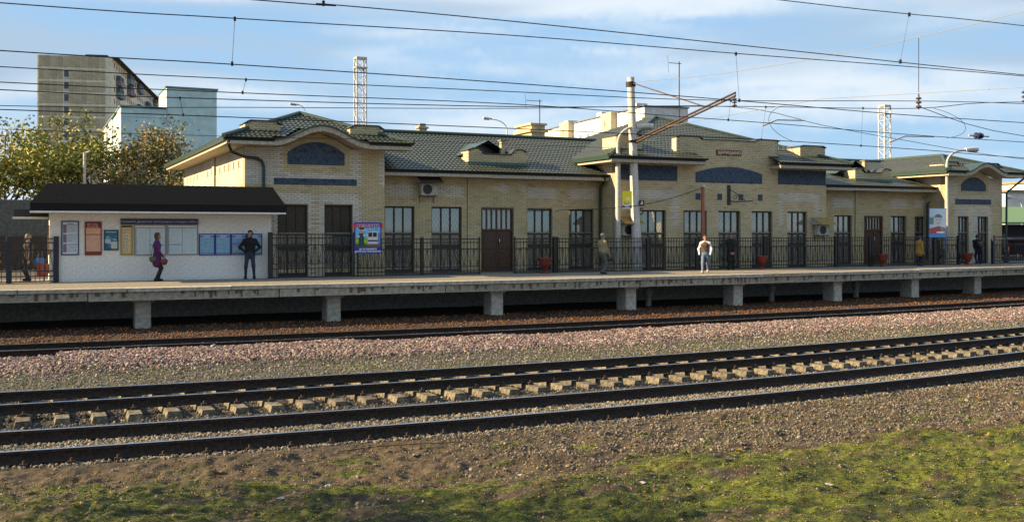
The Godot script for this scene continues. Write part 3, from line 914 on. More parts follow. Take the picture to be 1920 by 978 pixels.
func station() -> void:
	var root := thing("station_building", "long low yellow and white brick station with green tiled roofs", "station")
	var gl := StandardMaterial3D.new()
	gl.transparency = BaseMaterial3D.TRANSPARENCY_ALPHA
	gl.albedo_color = Color(0.62, 0.63, 0.60, 0.12); gl.roughness = 0.03; gl.metallic = 0.6
	mats["glass"] = gl
	var mz := StandardMaterial3D.new()
	mz.vertex_color_use_as_albedo = true; mz.roughness = 0.65; mz.uv1_triplanar = true; mz.uv1_world_triplanar = true; mz.uv1_scale = Vector3.ONE * 0.9
	var nt := noise_tex(0.009, 0.0, 1.0, 5, 512, 21)
	var gr := Gradient.new()
	gr.offsets = PackedFloat32Array([0.0, 0.35, 0.5, 0.62, 0.8, 1.0])
	gr.colors = PackedColorArray([Color(0.3, 0.35, 0.5), Color(0.5, 0.58, 0.78), Color(0.9, 0.95, 1.0), Color(0.5, 0.6, 0.7), Color(1.0, 1.0, 0.75), Color(0.6, 0.7, 0.6)])
	nt.color_ramp = gr
	mz.albedo_texture = nt
	mats["mosaic"] = mz
	var lwc := func(u: float, y: float) -> Color:
		if y < 4.9:
			var a := u > 8.0 and u < 9.70; var b := u > 9.78 and u < 11.46
			var ytop := 4.55
			if a or b:
				var e := minf(minf(absf(u - 8.0), absf(u - 9.70)), minf(absf(u - 9.78), absf(u - 11.46)))
				if e < 0.15: ytop -= (0.15 - e)
				if y < ytop and y > 3.35: return WHITE
				if y < ytop and (minf(absf(u - 9.44), absf(u - 8.31)) < 0.27 or minf(absf(u - 10.08), absf(u - 11.18)) < 0.27): return WHITE if y > 3.2 else WHITE.lerp(YELLOW, 0.35)
			return YELLOW
		if u > 8.46 and u < 11.06 and y > 5.38: return YELLOW
		return WHITE
	# --- wing on the viewer's left
	var lcx := 9.8
	var larch := func(u: float) -> float:
		var t := (u - lcx) / 1.78
		return 6.26 + (0.58 * (0.5 + 0.5 * cos(PI * t)) if absf(t) < 1 else 0.0)
	brick_wall(root, 7.1, 12.46, PLAT, larch, 6.85, [[8.31, 9.44, PLAT, 4.14], [10.08, 11.18, PLAT, 4.15]], lwc, facing_viewer(FZ), 0.36, 300)
	window(root, 8.31, 9.44, PLAT, 4.14, FZ, "board", "dark")
	window(root, 10.08, 11.18, PLAT, 4.15, FZ, "board", "green")
	panel(root, arch_poly(8.68, 10.86, 5.64, 6.09, 6.5, 2.2), FZ)
	panel(root, [Vector2(8.17, 4.89), Vector2(11.34, 4.89), Vector2(11.34, 5.13), Vector2(8.17, 5.13)], FZ)
	var sidec := func(u: float, y: float) -> Color: return WHITE if y > 4.9 else YELLOW
	var slots := []
	for i in 14:
		if i in [4, 5]: continue
		slots.append([-52.6 + i * 1.05, -52.42 + i * 1.05, 5.55, 5.8])
	slots.append([-47.7, -47.5, 4.6, 5.15]); slots.append([-46.9, -46.7, 4.6, 5.15])
	brick_wall(root, -53.7, -38.08, PLAT, level(6.26), 6.26, slots, sidec, facing_left(7.1))
	brick_wall(root, -44.6, -44.1, PLAT, level(6.26), 6.26, [], sidec, facing_left(7.02), 0.07, 0, "pilaster")
	eave(root, 6.3, 8.02, 6.26, FZ - 0.02, -36.9, -54.4)
	eave(root, 11.58, 13.3, 6.26, FZ - 0.02, -36.9)
	eyebrow(root, larch, lcx, 1.78, 6.26, 6.5, 0.395)
	var lskip := func(p: Vector3) -> bool: return absf(p.x - lcx) < 1.78 and p.y < larch.call(p.x) + 0.32 and p.z > -38.4
	hip_roof(root, 6.2, 13.35, 6.5, 7.85, -36.85, -54.5, lskip)
	upstand(root, 7.14, 8.46, 6.78, shoulders(7.14, 8.46, 7.22, 0.12, 0.2), 7.3, FZ - 0.15, 1.0)
	upstand(root, 11.12, 12.45, 6.78, shoulders(11.12, 12.45, 7.22, 0.12, 0.2), 7.3, FZ - 0.15, 1.0)
	pipe(root, [Vector3(6.38, 6.45, -36.85), Vector3(6.4, 6.2, -36.9), Vector3(6.55, 6.0, -37.2), Vector3(7.05, 5.87, -37.62), Vector3(7.55, 5.82, -37.62), Vector3(7.72, 5.72, -37.62), Vector3(7.78, 5.5, -37.62), Vector3(7.78, 1.6, -37.62)])
	# --- set-back wing between the left wing and the middle block
	var mwc := func(u: float, y: float) -> Color:
		if y > 4.57 and y < 5.03 and ((u > 12.99 and u < 14.15) or (u > 15.11 and u < 16.38) or (u > 19.33 and u < 20.71) or (u > 21.39 and u < 22.78)): return WHITE
		if u > 17.5 and u < 19.25 and y > 4.6 and y < 5.4 and mid.get_noise_2d(u * 2.2, y * 3.0) > 0.02: return YELLOW.lerp(WHITE, 0.75)   # salts bloomed out of the brick
		return YELLOW
	brick_wall(root, 12.46, 16.54, PLAT, level(5.5), 5.5, [[12.93, 14.2, PLAT, 4.15], [14.95, 16.3, PLAT, 4.15]], mwc, facing_viewer(MZ))
	brick_wall(root, 16.54, 19.25, PLAT, level(5.5), 5.5, [[17.15, 18.67, PLAT, 4.14]], mwc, facing_viewer(MZ + 0.07), 0.43)
	brick_wall(root, 19.25, 23.0, PLAT, level(5.5), 5.5, [[19.36, 20.57, PLAT, 4.12], [21.39, 22.66, PLAT, 4.1]], mwc, facing_viewer(MZ))
	window(root, 12.93, 14.2, PLAT, 4.15, MZ, "grey", "teal")
	window(root, 14.95, 16.3, PLAT, 4.15, MZ, "lattice", "teal")
	door(root, 17.15, 18.67, 4.14, MZ + 0.07)
	window(root, 19.36, 20.57, PLAT, 4.12, MZ, "lattice", "teal")
	window(root, 21.39, 22.66, PLAT, 4.1, MZ, "dark", "dark")
	eave(root, 12.5, 23.0, 5.36, MZ - 0.02, -38.4)
	var rise := 7.65 - 5.6; var run := 44.0 - 38.35
	var V := sqrt(rise * rise + run * run)
	tile_plane(root, Vector3(10.0, 5.6, -38.35), Vector3.RIGHT, Vector3(0, rise / V, -run / V), V, 2.0, 13.2, 0.0, 16.0)
	ridge_cap(root, Vector3(10.4, 7.7, -44.0), Vector3(25.6, 7.7, -44.0))
	plain_plane(root, [Vector3(26, 5.6, -53.0), Vector3(10, 5.6, -53.0), Vector3(10, 7.65, -44.0), Vector3(26, 7.65, -44.0)])
	var hump := func(u: float) -> float:
		var t := absf(u - 18.08) / 1.365
		return 6.42 + 0.23 * smoothstep(0.42, 0.62, t) - 0.10 * smoothstep(0.88, 1.0, t)
	upstand(root, 16.72, 19.45, 6.08, hump, 6.7, -39.4, 0.8, 0.28)
	dormer(root, 17.9, -40.9, 6.35)
	# --- middle block
	var cbc := func(u: float, y: float) -> Color:
		if y > 4.56 and y < 4.99 and ((u > 24.14 and u < 26.19) or (u > 31.87 and u < 34.31)): return WHITE
		if y > 3.4 and y < 4.99 and ((u > 25.88 and u < 26.19) or (u > 31.87 and u < 32.15) or (u > 34.05 and u < 34.31)): return WHITE
		return YELLOW.lerp(WHITE, 0.12)
	var attic := func(u: float) -> float:
		if u < 26.1 or u > 31.9: return 6.2
		var t := absf(u - 29.0) / 2.9
		return 7.27 + 0.03 * (1 - t) + 0.13 * smoothstep(0.50, 0.56, t) - 0.05 * smoothstep(0.96, 1.0, t)
	var ch := []
	for w in [[24.25, 25.54], [26.48, 27.76], [28.41, 29.65], [30.3, 31.52], [32.41, 33.61]]:
		ch.append([w[0], w[1], PLAT, 4.07])
		window(root, w[0], w[1], PLAT, 4.07, FZ, "lattice", "teal")
	brick_wall(root, 23.0, 34.8, PLAT, attic, 7.5, ch, cbc, facing_viewer(FZ), 0.4)
	brick_wall(root, -38.08, -37.72, 6.2, level(7.32), 7.32, [], func(_u, _y): return WHITE, facing_left(26.1), 0.3, 0, "parapet")
	brick_wall(root, -42.0, -38.12, PLAT, level(6.2), 6.2, [], func(_u, y): return WHITE if y > 5.4 else YELLOW, facing_left(23.0), 0.3)
	panel(root, arch_poly(27.13, 30.9, 5.35, 5.80, 6.1, 1.8), FZ)
	panel(root, [Vector2(23.02, 5.38), Vector2(26.13, 5.38), Vector2(26.13, 6.05), Vector2(23.02, 6.05)], FZ)
	panel(root, [Vector2(31.85, 5.36), Vector2(34.76, 5.36), Vector2(34.76, 6.03), Vector2(31.85, 6.03)], FZ)
	for sx in [27.14, 28.34, 29.54, 30.66]:
		panel(root, [Vector2(sx, 4.57), Vector2(sx + 0.26, 4.57), Vector2(sx + 0.26, 4.85), Vector2(sx, 4.85)], FZ, "tile")
	eave(root, 22.2, 27.1, 6.09, FZ - 0.02, -36.9, -44.0)
	eave(root, 31.3, 35.6, 6.07, FZ - 0.02, -36.9)
	var cskip := func(p: Vector3) -> bool: return p.x > 26.1 and p.x < 31.9 and p.z > -38.1 and (p.x > 27.15 and p.x < 31.25 or p.z < -37.66)
	hip_roof(root, 22.1, 35.7, 6.33, 8.95, -36.85, -51.55, cskip)
	upstand(root, 23.12, 24.46, 6.78, shoulders(23.12, 24.46, 7.4, 0.1, 0.18), 7.5, -37.95, 1.2)
	upstand(root, 33.4, 34.97, 6.72, shoulders(33.4, 34.97, 7.25, 0.08, 0.15), 7.4, -37.95, 1.2)
	cap_run(root, attic, 26.08, 31.92, FZ, 0.42)
	for cx in [[25.1, 25.9, 7.0, -39.2], [32.1, 33.2, 6.85, -38.6]]: cresting(root, cx[0], cx[1], cx[2], cx[3])
	pipe(root, [Vector3(22.75, 5.55, -38.3), Vector3(22.8, 5.35, -38.4), Vector3(22.86, 5.1, -38.9), Vector3(22.86, 1.6, -38.95)])
	# --- set-back wing beyond the middle block
	var rmc := func(u: float, y: float) -> Color:
		if y > 4.37 and y < 4.8 and ((u > 36.62 and u < 37.83) or (u > 40.5 and u < 41.67) or (u > 42.17 and u < 43.29)): return WHITE
		return YELLOW
	brick_wall(root, 34.8, 43.6, PLAT, level(5.32), 5.32, [[36.61, 37.79, PLAT, 3.95], [38.62, 39.92, PLAT, 3.93], [40.46, 41.58, PLAT, 3.93], [42.17, 43.3, PLAT, 3.91]], rmc, facing_viewer(MZ))
	brick_wall(root, 37.98, 38.2, PLAT, level(5.32), 5.32, [], rmc, facing_viewer(MZ + 0.07), 0.06, 0, "pilaster")
	window(root, 36.61, 37.79, PLAT, 3.95, MZ, "lattice", "dark")
	door(root, 38.62, 39.92, 3.93, MZ)
	window(root, 40.46, 41.58, PLAT, 3.93, MZ, "lattice", "dark")
	window(root, 42.17, 43.3, PLAT, 3.91, MZ, "dark", "dark")
	eave(root, 34.8, 43.6, 5.18, MZ - 0.02, -38.4)
	rise = 7.15 - 5.42
	V = sqrt(rise * rise + run * run)
	tile_plane(root, Vector3(31.0, 5.42, -38.35), Vector3.RIGHT, Vector3(0, rise / V, -run / V), V, 3.0, 12.6, 0.0, 15.0)
	ridge_cap(root, Vector3(31.0, 7.2, -44.0), Vector3(46.0, 7.2, -44.0))
	plain_plane(root, [Vector3(46, 5.42, -53.0), Vector3(31, 5.42, -53.0), Vector3(31, 7.15, -44.0), Vector3(46, 7.15, -44.0)])
	var hump2 := func(u: float) -> float:
		var t := absf(u - 39.53) / 1.24
		return 6.16 + 0.22 * smoothstep(0.42, 0.62, t) - 0.08 * smoothstep(0.88, 1.0, t)
	upstand(root, 38.3, 40.77, 5.85, hump2, 6.45, -39.4, 0.8, 0.25)
	dormer(root, 38.9, -40.9, 6.1)
	# --- far wing
	var rcx := 44.9
	var rarch := func(u: float) -> float:
		var t := (u - rcx) / 1.5
		return 5.98 + (0.48 * (0.5 + 0.5 * cos(PI * t)) if absf(t) < 1 else 0.0)
	var rwc := func(u: float, y: float) -> Color:
		if y < 4.5 and ((u > 43.5 and u < 44.83) or (u > 44.88 and u < 46.25)): return WHITE.lerp(YELLOW, 0.25)
		if u > 43.8 and u < 46.0 and y > 5.0: return YELLOW
		return WHITE.lerp(YELLOW, 0.35) if y > 4.6 else YELLOW
	brick_wall(root, 42.92, 47.06, PLAT, rarch, 6.5, [[43.73, 44.54, PLAT, 3.91], [45.19, 46.0, PLAT, 3.91]], rwc, facing_viewer(FZ))
	brick_wall(root, -42.0, -38.08, PLAT, level(5.98), 5.98, [], func(_u, y): return WHITE if y > 5.2 else YELLOW, facing_left(42.92), 0.3)
	window(root, 43.73, 44.54, PLAT, 3.91, FZ, "lattice", "dark")
	window(root, 45.19, 46.0, PLAT, 3.91, FZ, "lattice", "dark")
	panel(root, arch_poly(43.97, 45.8, 5.25, 5.6, 5.98, 2.2), FZ)
	panel(root, [Vector2(43.54, 4.55), Vector2(46.2, 4.55), Vector2(46.2, 4.82), Vector2(43.54, 4.82)], FZ)
	eave(root, 42.1, 43.4, 5.98, FZ - 0.02, -36.9, -44.0)
	eave(root, 46.4, 47.9, 5.98, FZ - 0.02, -36.9)
	eyebrow(root, rarch, rcx, 1.5, 5.98, 6.22, 0.35)
	var rskip := func(p: Vector3) -> bool: return absf(p.x - rcx) < 1.5 and p.y < rarch.call(p.x) + 0.3 and p.z > -38.3
	hip_roof(root, 42.0, 48.0, 6.22, 7.25, -36.85, -54.5, rskip)
	upstand(root, 42.96, 44.0, 6.42, shoulders(42.96, 44.0, 6.75, 0.1, 0.18), 6.9, FZ - 0.15, 1.0)
	upstand(root, 45.9, 47.05, 6.42, shoulders(45.9, 47.05, 6.75, 0.1, 0.18), 6.9, FZ - 0.15, 1.0)
	pipe(root, [Vector3(47.7, 6.1, -36.8), Vector3(47.65, 5.9, -36.9), Vector3(47.15, 5.2, -37.5), Vector3(47.12, 1.6, -37.5)])
	pipe(root, [Vector3(43.5, 5.3, -38.3), Vector3(43.5, 5.1, -38.5), Vector3(42.86, 4.6, -38.9), Vector3(42.86, 1.6, -38.95)])
	# --- closing walls behind and at the far end, floor inside
	var shell := MB.new()
	shell.col = Color(0.40, 0.33, 0.2)
	shell.box(7.1, PLAT, -54.0, 47.06, 6.2, -53.72); shell.box(46.7, PLAT, -53.7, 47.06, 5.98, -38.08)
	shell.box(12.1, PLAT, -53.7, 12.44, 6.2, -38.08); shell.box(34.5, PLAT, -53.7, 34.8, 6.1, -39.5)
	shell.col = Color(0.1, 0.09, 0.08)
	shell.box(7.4, PLAT + 0.004, -53.7, 46.7, PLAT + 0.01, -38.06)
	part("rear_wall", shell, grainy("mortar", 0.95, 2.0, "grain"), root)
	# name board
	var nb := MB.new()
	nb.col = Color(0.16, 0.05, 0.03)
	nb.bevel_box(28.27, 6.62, FZ + 0.004, 29.68, 6.86, FZ + 0.05, 0.01)
	var board := thing("name_board", "small red station name board on the brick gable", "sign", Vector3.ZERO)
	part("plate", nb, grainy("soffit", 0.8, 0.7, "grain"), board)
	lettering(board, "ЦАРИЦЫНО", Vector3(28.975, 6.74, FZ + 0.053), 0.15, Color(0.62, 0.5, 0.4), 1.12)
	# wall bracket for a clock or lamp
	var sb := thing("sign_bracket", "black wrought iron bracket on the wall above the middle windows", "bracket", Vector3(28.97, 4.5, FZ + 0.002))
	var bb := MB.new()
	bb.col = Color(0.02, 0.018, 0.016)
	bb.box(-0.08, -0.15, 0.0, 0.08, 0.75, 0.05)
	part("back_plate", bb, grainy("gutter", 0.4, 0.8, "grain"), sb)
	bb = MB.new()
	bb.col = Color(0.02, 0.018, 0.016)
	bb.tube([Vector3(0, 0.02, 0.03), Vector3(0.35, 0.0, 0.35), Vector3(0.8, 0.02, 0.75)], 0.022, 0.02, 6)
	bb.tube([Vector3(0, 0.6, 0.03), Vector3(0.25, 0.35, 0.28), Vector3(0.55, 0.05, 0.5)], 0.018, 0.018, 6)
	var cur := []
	for i in 17: cur.append(Vector3(0.22 + cos(i * 0.5) * (0.13 - i * 0.005), 0.2 + sin(i * 0.5) * (0.13 - i * 0.005), 0.22))
	bb.tube(cur, 0.012, 0.012, 5)
	part("arm", bb, grainy("gutter", 0.4, 0.8, "grain"), sb)
	aircon("air conditioner under a brown hood high on the yellow wall by the warning poster", 14.72, 4.6, MZ, Color(0.07, 0.05, 0.035))
	aircon("air conditioner under a tan hood behind the concrete mast", 23.45, 2.95, FZ, Color(0.42, 0.27, 0.08))
	aircon("air conditioner under a tan hood at the corner left of the far doors", 34.35, 2.95, FZ, Color(0.42, 0.27, 0.08))

func cap_run(parent: Node, topf: Callable, x0: float, x1: float, z: float, depth: float) -> void:
	var c := MB.new()
	c.col = Color(0.06, 0.055, 0.045)
	var n := 60
	for i in n:
		var a := lerpf(x0, x1, float(i) / n); var b := lerpf(x0, x1, (i + 1.0) / n)
		var ya: float = topf.call(clampf(a, x0 + 0.03, x1 - 0.03)); var yb: float = topf.call(clampf(b, x0 + 0.03, x1 - 0.03))
		c.hexa([Vector3(a, ya + 0.002, z + 0.04), Vector3(b, yb + 0.002, z + 0.04), Vector3(b, yb + 0.002, z - depth), Vector3(a, ya + 0.002, z - depth), Vector3(a, ya + 0.04, z + 0.04), Vector3(b, yb + 0.04, z + 0.04), Vector3(b, yb + 0.04, z - depth), Vector3(a, ya + 0.04, z - depth)])
	part("cap", c, grainy("gutter", 0.4, 0.8, "grain"), parent)

# The wavy hood over the wing's picture: a cream fascia band, a soffit and a barrel of green sheet dying into the slope.
func eyebrow(parent: Node, f: Callable, cx: float, half: float, base: float, eave_y: float, slope: float) -> void:
	var band := MB.new(); var top := MB.new()
	band.col = Color(0.50, 0.44, 0.33); top.col = Color(0.03, 0.06, 0.045)
	var n := 36
	var zf := -36.84
	for i in n:
		var a := cx - half + 2 * half * i / n; var b := cx - half + 2 * half * (i + 1) / n
		var ya: float = f.call(a); var yb: float = f.call(b)
		band.hexa([Vector3(a, ya, zf), Vector3(b, yb, zf), Vector3(b, yb, FZ - 0.01), Vector3(a, ya, FZ - 0.01), Vector3(a, ya + 0.19, zf), Vector3(b, yb + 0.19, zf), Vector3(b, yb + 0.19, FZ - 0.01), Vector3(a, ya + 0.19, FZ - 0.01)])
		var za := -36.85 - maxf(0.05, (ya + 0.27 - eave_y) / slope) - 0.05; var zb := -36.85 - maxf(0.05, (yb + 0.27 - eave_y) / slope) - 0.05
		top.hexa([Vector3(a, ya + 0.192, zf + 0.05), Vector3(b, yb + 0.192, zf + 0.05), Vector3(b, yb + 0.192, zb), Vector3(a, ya + 0.192, za), Vector3(a, ya + 0.25, zf + 0.05), Vector3(b, yb + 0.25, zf + 0.05), Vector3(b, yb + 0.25, zb), Vector3(a, ya + 0.25, za)])
	part("fascia", band, grainy("soffit", 0.8, 0.7, "grain"), parent)
	part("roof", top, grainy("roof_tile", 0.38, 0.8, "grain", "", 0.5, 0.0), parent)

func dormer(parent: Node, x: float, z: float, y: float) -> void:   # small gabled roof behind the upstand
	var m := MB.new()
	m.col = Color(0.05, 0.09, 0.06)
	var zr := z - 2.2
	m.quad(Vector3(x - 1.3, y + 0.05, z + 0.9), Vector3(x - 1.3, y + 0.05, zr), Vector3(x, y + 0.72, zr), Vector3(x, y + 0.72, z + 0.9))
	m.quad(Vector3(x, y + 0.72, z + 0.9), Vector3(x, y + 0.72, zr), Vector3(x + 1.3, y + 0.05, zr), Vector3(x + 1.3, y + 0.05, z + 0.9))
	m.quad(Vector3(x - 1.3, y + 0.02, z + 0.9), Vector3(x, y + 0.69, z + 0.9), Vector3(x, y + 0.69, zr), Vector3(x - 1.3, y + 0.02, zr))
	part("roof", m, grainy("roof_tile", 0.38, 0.8, "grain", "", 0.5, 0.0), parent)
	var g := MB.new()
	g.col = Color(0.02, 0.03, 0.025)
	g.slab(PackedVector2Array([Vector2(x - 1.0, y - 0.4), Vector2(x + 1.0, y - 0.4), Vector2(x + 1.0, y + 0.1), Vector2(x, y + 0.6), Vector2(x - 1.0, y + 0.1)]), z + 0.2, z + 0.3)
	part("gable", g, grainy("gutter", 0.4, 0.8, "grain"), parent)
	var p := MB.new()
	p.col = Color(0.5, 0.42, 0.26)
	p.bevel_box(x + 0.62, y - 0.3, z + 0.7, x + 0.84, y + 0.72, z + 0.92, 0.02)
	p.col = Color(0.30, 0.27, 0.2)
	p.box(x + 0.56, y + 0.722, z + 0.64, x + 0.9, y + 0.77, z + 0.98)
	part("vent_stack", p, grainy("soffit", 0.8, 0.7, "grain"), parent)

func cresting(parent: Node, x0: float, x1: float, y: float, z: float) -> void:   # light railing standing on the roof
	var m := MB.new()
	m.col = Color(0.22, 0.30, 0.27)
	m.tube([Vector3(x0, y + 0.42, z), Vector3(x1, y + 0.42, z)], 0.012, 0.012, 5)
	m.tube([Vector3(x0, y + 0.2, z), Vector3(x1, y + 0.2, z)], 0.012, 0.012, 5)
	for i in 5:
		var x := lerpf(x0, x1, i / 4.0)
		m.tube([Vector3(x, y - 0.25, z), Vector3(x, y + 0.42, z)], 0.012, 0.012, 5)
	part("roof_railing", m, grainy("gutter", 0.4, 0.8, "grain"), parent)

func lettering(parent: Node, text: String, at: Vector3, height: float, col: Color, squeeze := 1.0, bold := 700, called := "lettering") -> MeshInstance3D:
	var tm := TextMesh.new()
	var f := SystemFont.new()
	f.font_names = PackedStringArray(["Droid Sans"]); f.font_weight = bold
	tm.font = f; tm.text = text; tm.font_size = 64; tm.pixel_size = height / 48.0; tm.depth = 0.006
	var o := MeshInstance3D.new()
	o.name = called; o.mesh = tm
	o.material_override = flat("text_%s" % col.to_html(), col, 0.6)
	parent.add_child(o, true)
	o.position = at
	o.scale = Vector3(squeeze, 1, 1)
	return o

# ---------------------------------------------------------------- ticket kiosk with its notice boards
func print_material(key: String, img: Image) -> StandardMaterial3D:
	var m := StandardMaterial3D.new()
	m.albedo_texture = ImageTexture.create_from_image(img)
	m.roughness = 0.45
	mats[key] = m
	return m

func rows_of_print(img: Image, r: Rect2i, step: int, ink: Color, cols := 1) -> void:   # small print, too small to read
	var y := r.position.y
	while y + 2 < r.end.y:
		for c in cols:
			var cw := r.size.x / cols
			var x := r.position.x + c * cw
			while x < r.position.x + (c + 1) * cw - 6:
				var w := rng.randi_range(3, 12)
				if x + w > r.position.x + (c + 1) * cw - 3: break
				var k := rng.randf_range(0.0, 0.5)
				img.fill_rect(Rect2i(x, y, w, maxi(1, step / 2)), ink.lerp(Color.WHITE, k))
				x += w + rng.randi_range(2, 4)
		y += step

func notice(called: String, label: String, x0: float, y0: float, x1: float, y1: float, frame: Color, key: String, img: Image, z := -36.9, group := "") -> Node3D:
	var t := thing(called, label, "notice board", Vector3((x0 + x1) / 2, y0, z), group)
	var w := (x1 - x0) / 2; var h := y1 - y0
	var f := MB.new()
	f.col = frame
	var b := 0.035
	f.box(-w, 0, 0.004, -w + b, h, 0.05); f.box(w - b, 0, 0.004, w, h, 0.05)
	f.box(-w + b, 0, 0.004, w - b, b, 0.05); f.box(-w + b, h - b, 0.004, w - b, h, 0.05)
	part("frame", f, grainy("painted_metal", 0.45, 1.0, "grain_soft"), t)
	var s := MB.new()
	s.quad_uv(Vector3(-w + b, b, 0.03), Vector3(w - b, b, 0.03), Vector3(w - b, h - b, 0.03), Vector3(-w + b, h - b, 0.03))
	part("sheet", s, print_material(key, img), t)
	return t

func paper(w: int, h: int, c: Color) -> Image:
	var i := Image.create(w, h, false, Image.FORMAT_RGB8)
	i.fill(c)
	return i

func kiosk() -> void:
	var plaster := grainy("plaster", 0.9, 2.2, "grain_soft", "bump_fine", 0.3)
	var felt := grainy("roofing_felt", 0.95, 0.8, "grain_strong", "bump_fine", 0.5)
	var k := thing("ticket_kiosk", "low white plastered kiosk with a black mansard roof", "kiosk", Vector3(0, PLAT, 0))
	var w := MB.new()
	w.col = Color(0.78, 0.77, 0.72)
	w.box(0.59, 0.0, -39.6, 7.05, 2.32, -36.9); w.box(7.05, 0.0, -37.66, 7.9, 2.32, -36.9)
	part("wall", w, plaster, k)
	var pl := MB.new()   # shallow wall panels with fine joints between them
	pl.col = Color(0.80, 0.79, 0.74)
	var js := [0.62, 3.05, 4.75, 7.87]
	for i in 3: pl.box(js[i], 0.06, -36.902, js[i + 1] - 0.012, 2.28, -36.892)
	part("wall_panel", pl, plaster, k)
	var r := MB.new()
	r.col = Color(0.005, 0.005, 0.0055)
	r.hexa([Vector3(0.0, 2.61, -36.0), Vector3(8.22, 2.61, -36.0), Vector3(8.22, 2.61, -37.64), Vector3(0.0, 2.61, -37.64), Vector3(0.5, 3.27, -36.45), Vector3(7.85, 3.27, -36.45), Vector3(7.85, 3.27, -37.64), Vector3(0.5, 3.27, -37.64)])
	r.hexa([Vector3(0.0, 2.61, -37.641), Vector3(7.05, 2.61, -37.641), Vector3(7.05, 2.61, -40.2), Vector3(0.0, 2.61, -40.2), Vector3(0.5, 3.27, -37.641), Vector3(7.05, 3.27, -37.641), Vector3(7.05, 3.27, -39.6), Vector3(0.5, 3.27, -39.6)])
	r.box(0.0, 2.36, -37.64, 8.22, 2.608, -36.0)
	r.box(0.0, 2.36, -40.2, 7.05, 2.608, -37.645)
	part("roof", r, felt, k)
	var fa := MB.new()
	fa.col = Color(0.72, 0.72, 0.72)
	fa.box(-0.01, 2.30, -36.9, 8.23, 2.355, -35.99)
	part("fascia", fa, grainy("painted_metal", 0.45, 1.0, "grain_soft"), k)
	var sc := MB.new()
	sc.col = Color(0.66, 0.66, 0.64)
	sc.box(-0.55, 2.13, -40.5, 0.585, 2.19, -38.6)
	sc.col = Color(0.02, 0.02, 0.02)
	sc.box(-0.5, 2.195, -40.5, 0.585, 2.45, -38.65)
	part("side_canopy", sc, grainy("painted_metal", 0.45, 1.0, "grain_soft"), k)
	for zz in [-37.5, -38.9]:
		var sw := MB.new()
		sw.col = Color(0.09, 0.045, 0.03)
		sw.box(0.56, 0.9, zz - 0.3, 0.588, 1.9, zz + 0.3)
		part("side_window", sw, grainy("frame_wood"), k)
	# notices, from left to right
	var a := paper(96, 180, Color(0.74, 0.77, 0.82))
	a.fill_rect(Rect2i(30, 8, 40, 4), Color(0.4, 0.4, 0.5))
	for i in 3:
		a.fill_rect(Rect2i(4, 18 + i * 54, 22, 44), Color(0.42, 0.38, 0.44)); a.fill_rect(Rect2i(4, 15 + i * 54, 88, 2), Color(0.2, 0.22, 0.3))
		for c in 5: a.fill_rect(Rect2i(32 + c * 12, 20 + i * 54, 8, 40), Color(0.66, 0.72, 0.74)); rows_of_print(a, Rect2i(30, 20 + i * 54, 62, 42), 6, Color(0.35, 0.4, 0.45), 5)
	notice("notice_board", "white timetable board with three grey photo strips, nearest the kiosk corner", 0.94, 2.35, 1.48, 3.49, Color(0.012, 0.02, 0.09), "notice_a", a)
	var b := paper(96, 180, Color(0.80, 0.62, 0.50))
	b.fill_rect(Rect2i(0, 0, 96, 30), Color(0.42, 0.10, 0.08)); b.fill_rect(Rect2i(0, 66, 96, 4), Color(0.35, 0.09, 0.07)); b.fill_rect(Rect2i(0, 164, 96, 16), Color(0.5, 0.12, 0.1))
	rows_of_print(b, Rect2i(10, 6, 76, 20), 8, Color(0.75, 0.45, 0.4)); rows_of_print(b, Rect2i(6, 36, 84, 26), 6, Color(0.72, 0.45, 0.25)); rows_of_print(b, Rect2i(6, 74, 84, 86), 5, Color(0.55, 0.38, 0.34), 2)
	notice("notice_board", "tall dark red framed notice board with orange print", 1.66, 2.34, 2.19, 3.47, Color(0.20, 0.02, 0.015), "notice_b", b)
	var c := paper(80, 120, Color(0.12, 0.33, 0.44))
	for i in 60: c.fill_rect(Rect2i(rng.randi_range(0, 70), rng.randi_range(12, 112), rng.randi_range(6, 26), rng.randi_range(2, 8)), Color(0.1, 0.35, 0.48).lerp(Color(0.55, 0.72, 0.75), rng.randf()))
	c.fill_rect(Rect2i(0, 54, 36, 26), Color(0.66, 0.7, 0.74)); c.fill_rect(Rect2i(40, 70, 40, 46), Color(0.72, 0.74, 0.66)); rows_of_print(c, Rect2i(44, 74, 32, 38), 5, Color(0.5, 0.5, 0.5)); c.fill_rect(Rect2i(4, 4, 70, 6), Color(0.6, 0.75, 0.8))
	notice("notice_board", "small dark teal notice board beside the red one", 2.26, 2.5, 2.72, 3.19, Color(0.01, 0.02, 0.06), "notice_c", c)
	var d := paper(64, 170, Color(0.74, 0.62, 0.24))
	d.fill_rect(Rect2i(0, 0, 64, 10), Color(0.1, 0.2, 0.22)); d.fill_rect(Rect2i(4, 14, 56, 4), Color(0.8, 0.78, 0.8))
	d.fill_rect(Rect2i(8, 28, 46, 132), Color(0.78, 0.72, 0.56)); rows_of_print(d, Rect2i(10, 32, 42, 126), 9, Color(0.32, 0.3, 0.45))
	notice("notice_board", "narrow yellow notice board under the dark blue heading", 2.78, 2.33, 3.18, 3.37, Color(0.35, 0.26, 0.1), "notice_d", d)
	for i in 2:
		var e := paper(180, 180, Color(0.74, 0.80, 0.80))
		e.fill_rect(Rect2i(0, 0, 180, 9), Color(0.85, 0.84, 0.84)); e.fill_rect(Rect2i(4, 10, 170, 4), Color(0.2, 0.25, 0.3))
		rows_of_print(e, Rect2i(6, 20, 80, 156), 5, Color(0.5, 0.55, 0.6)); rows_of_print(e, Rect2i(96, 20, 78, 156), 5, Color(0.5, 0.56, 0.62))
		e.fill_rect(Rect2i(87, 14, 3, 162), Color(0.25, 0.3, 0.38)); e.fill_rect(Rect2i(3, 14, 3, 162), Color(0.2, 0.26, 0.45))
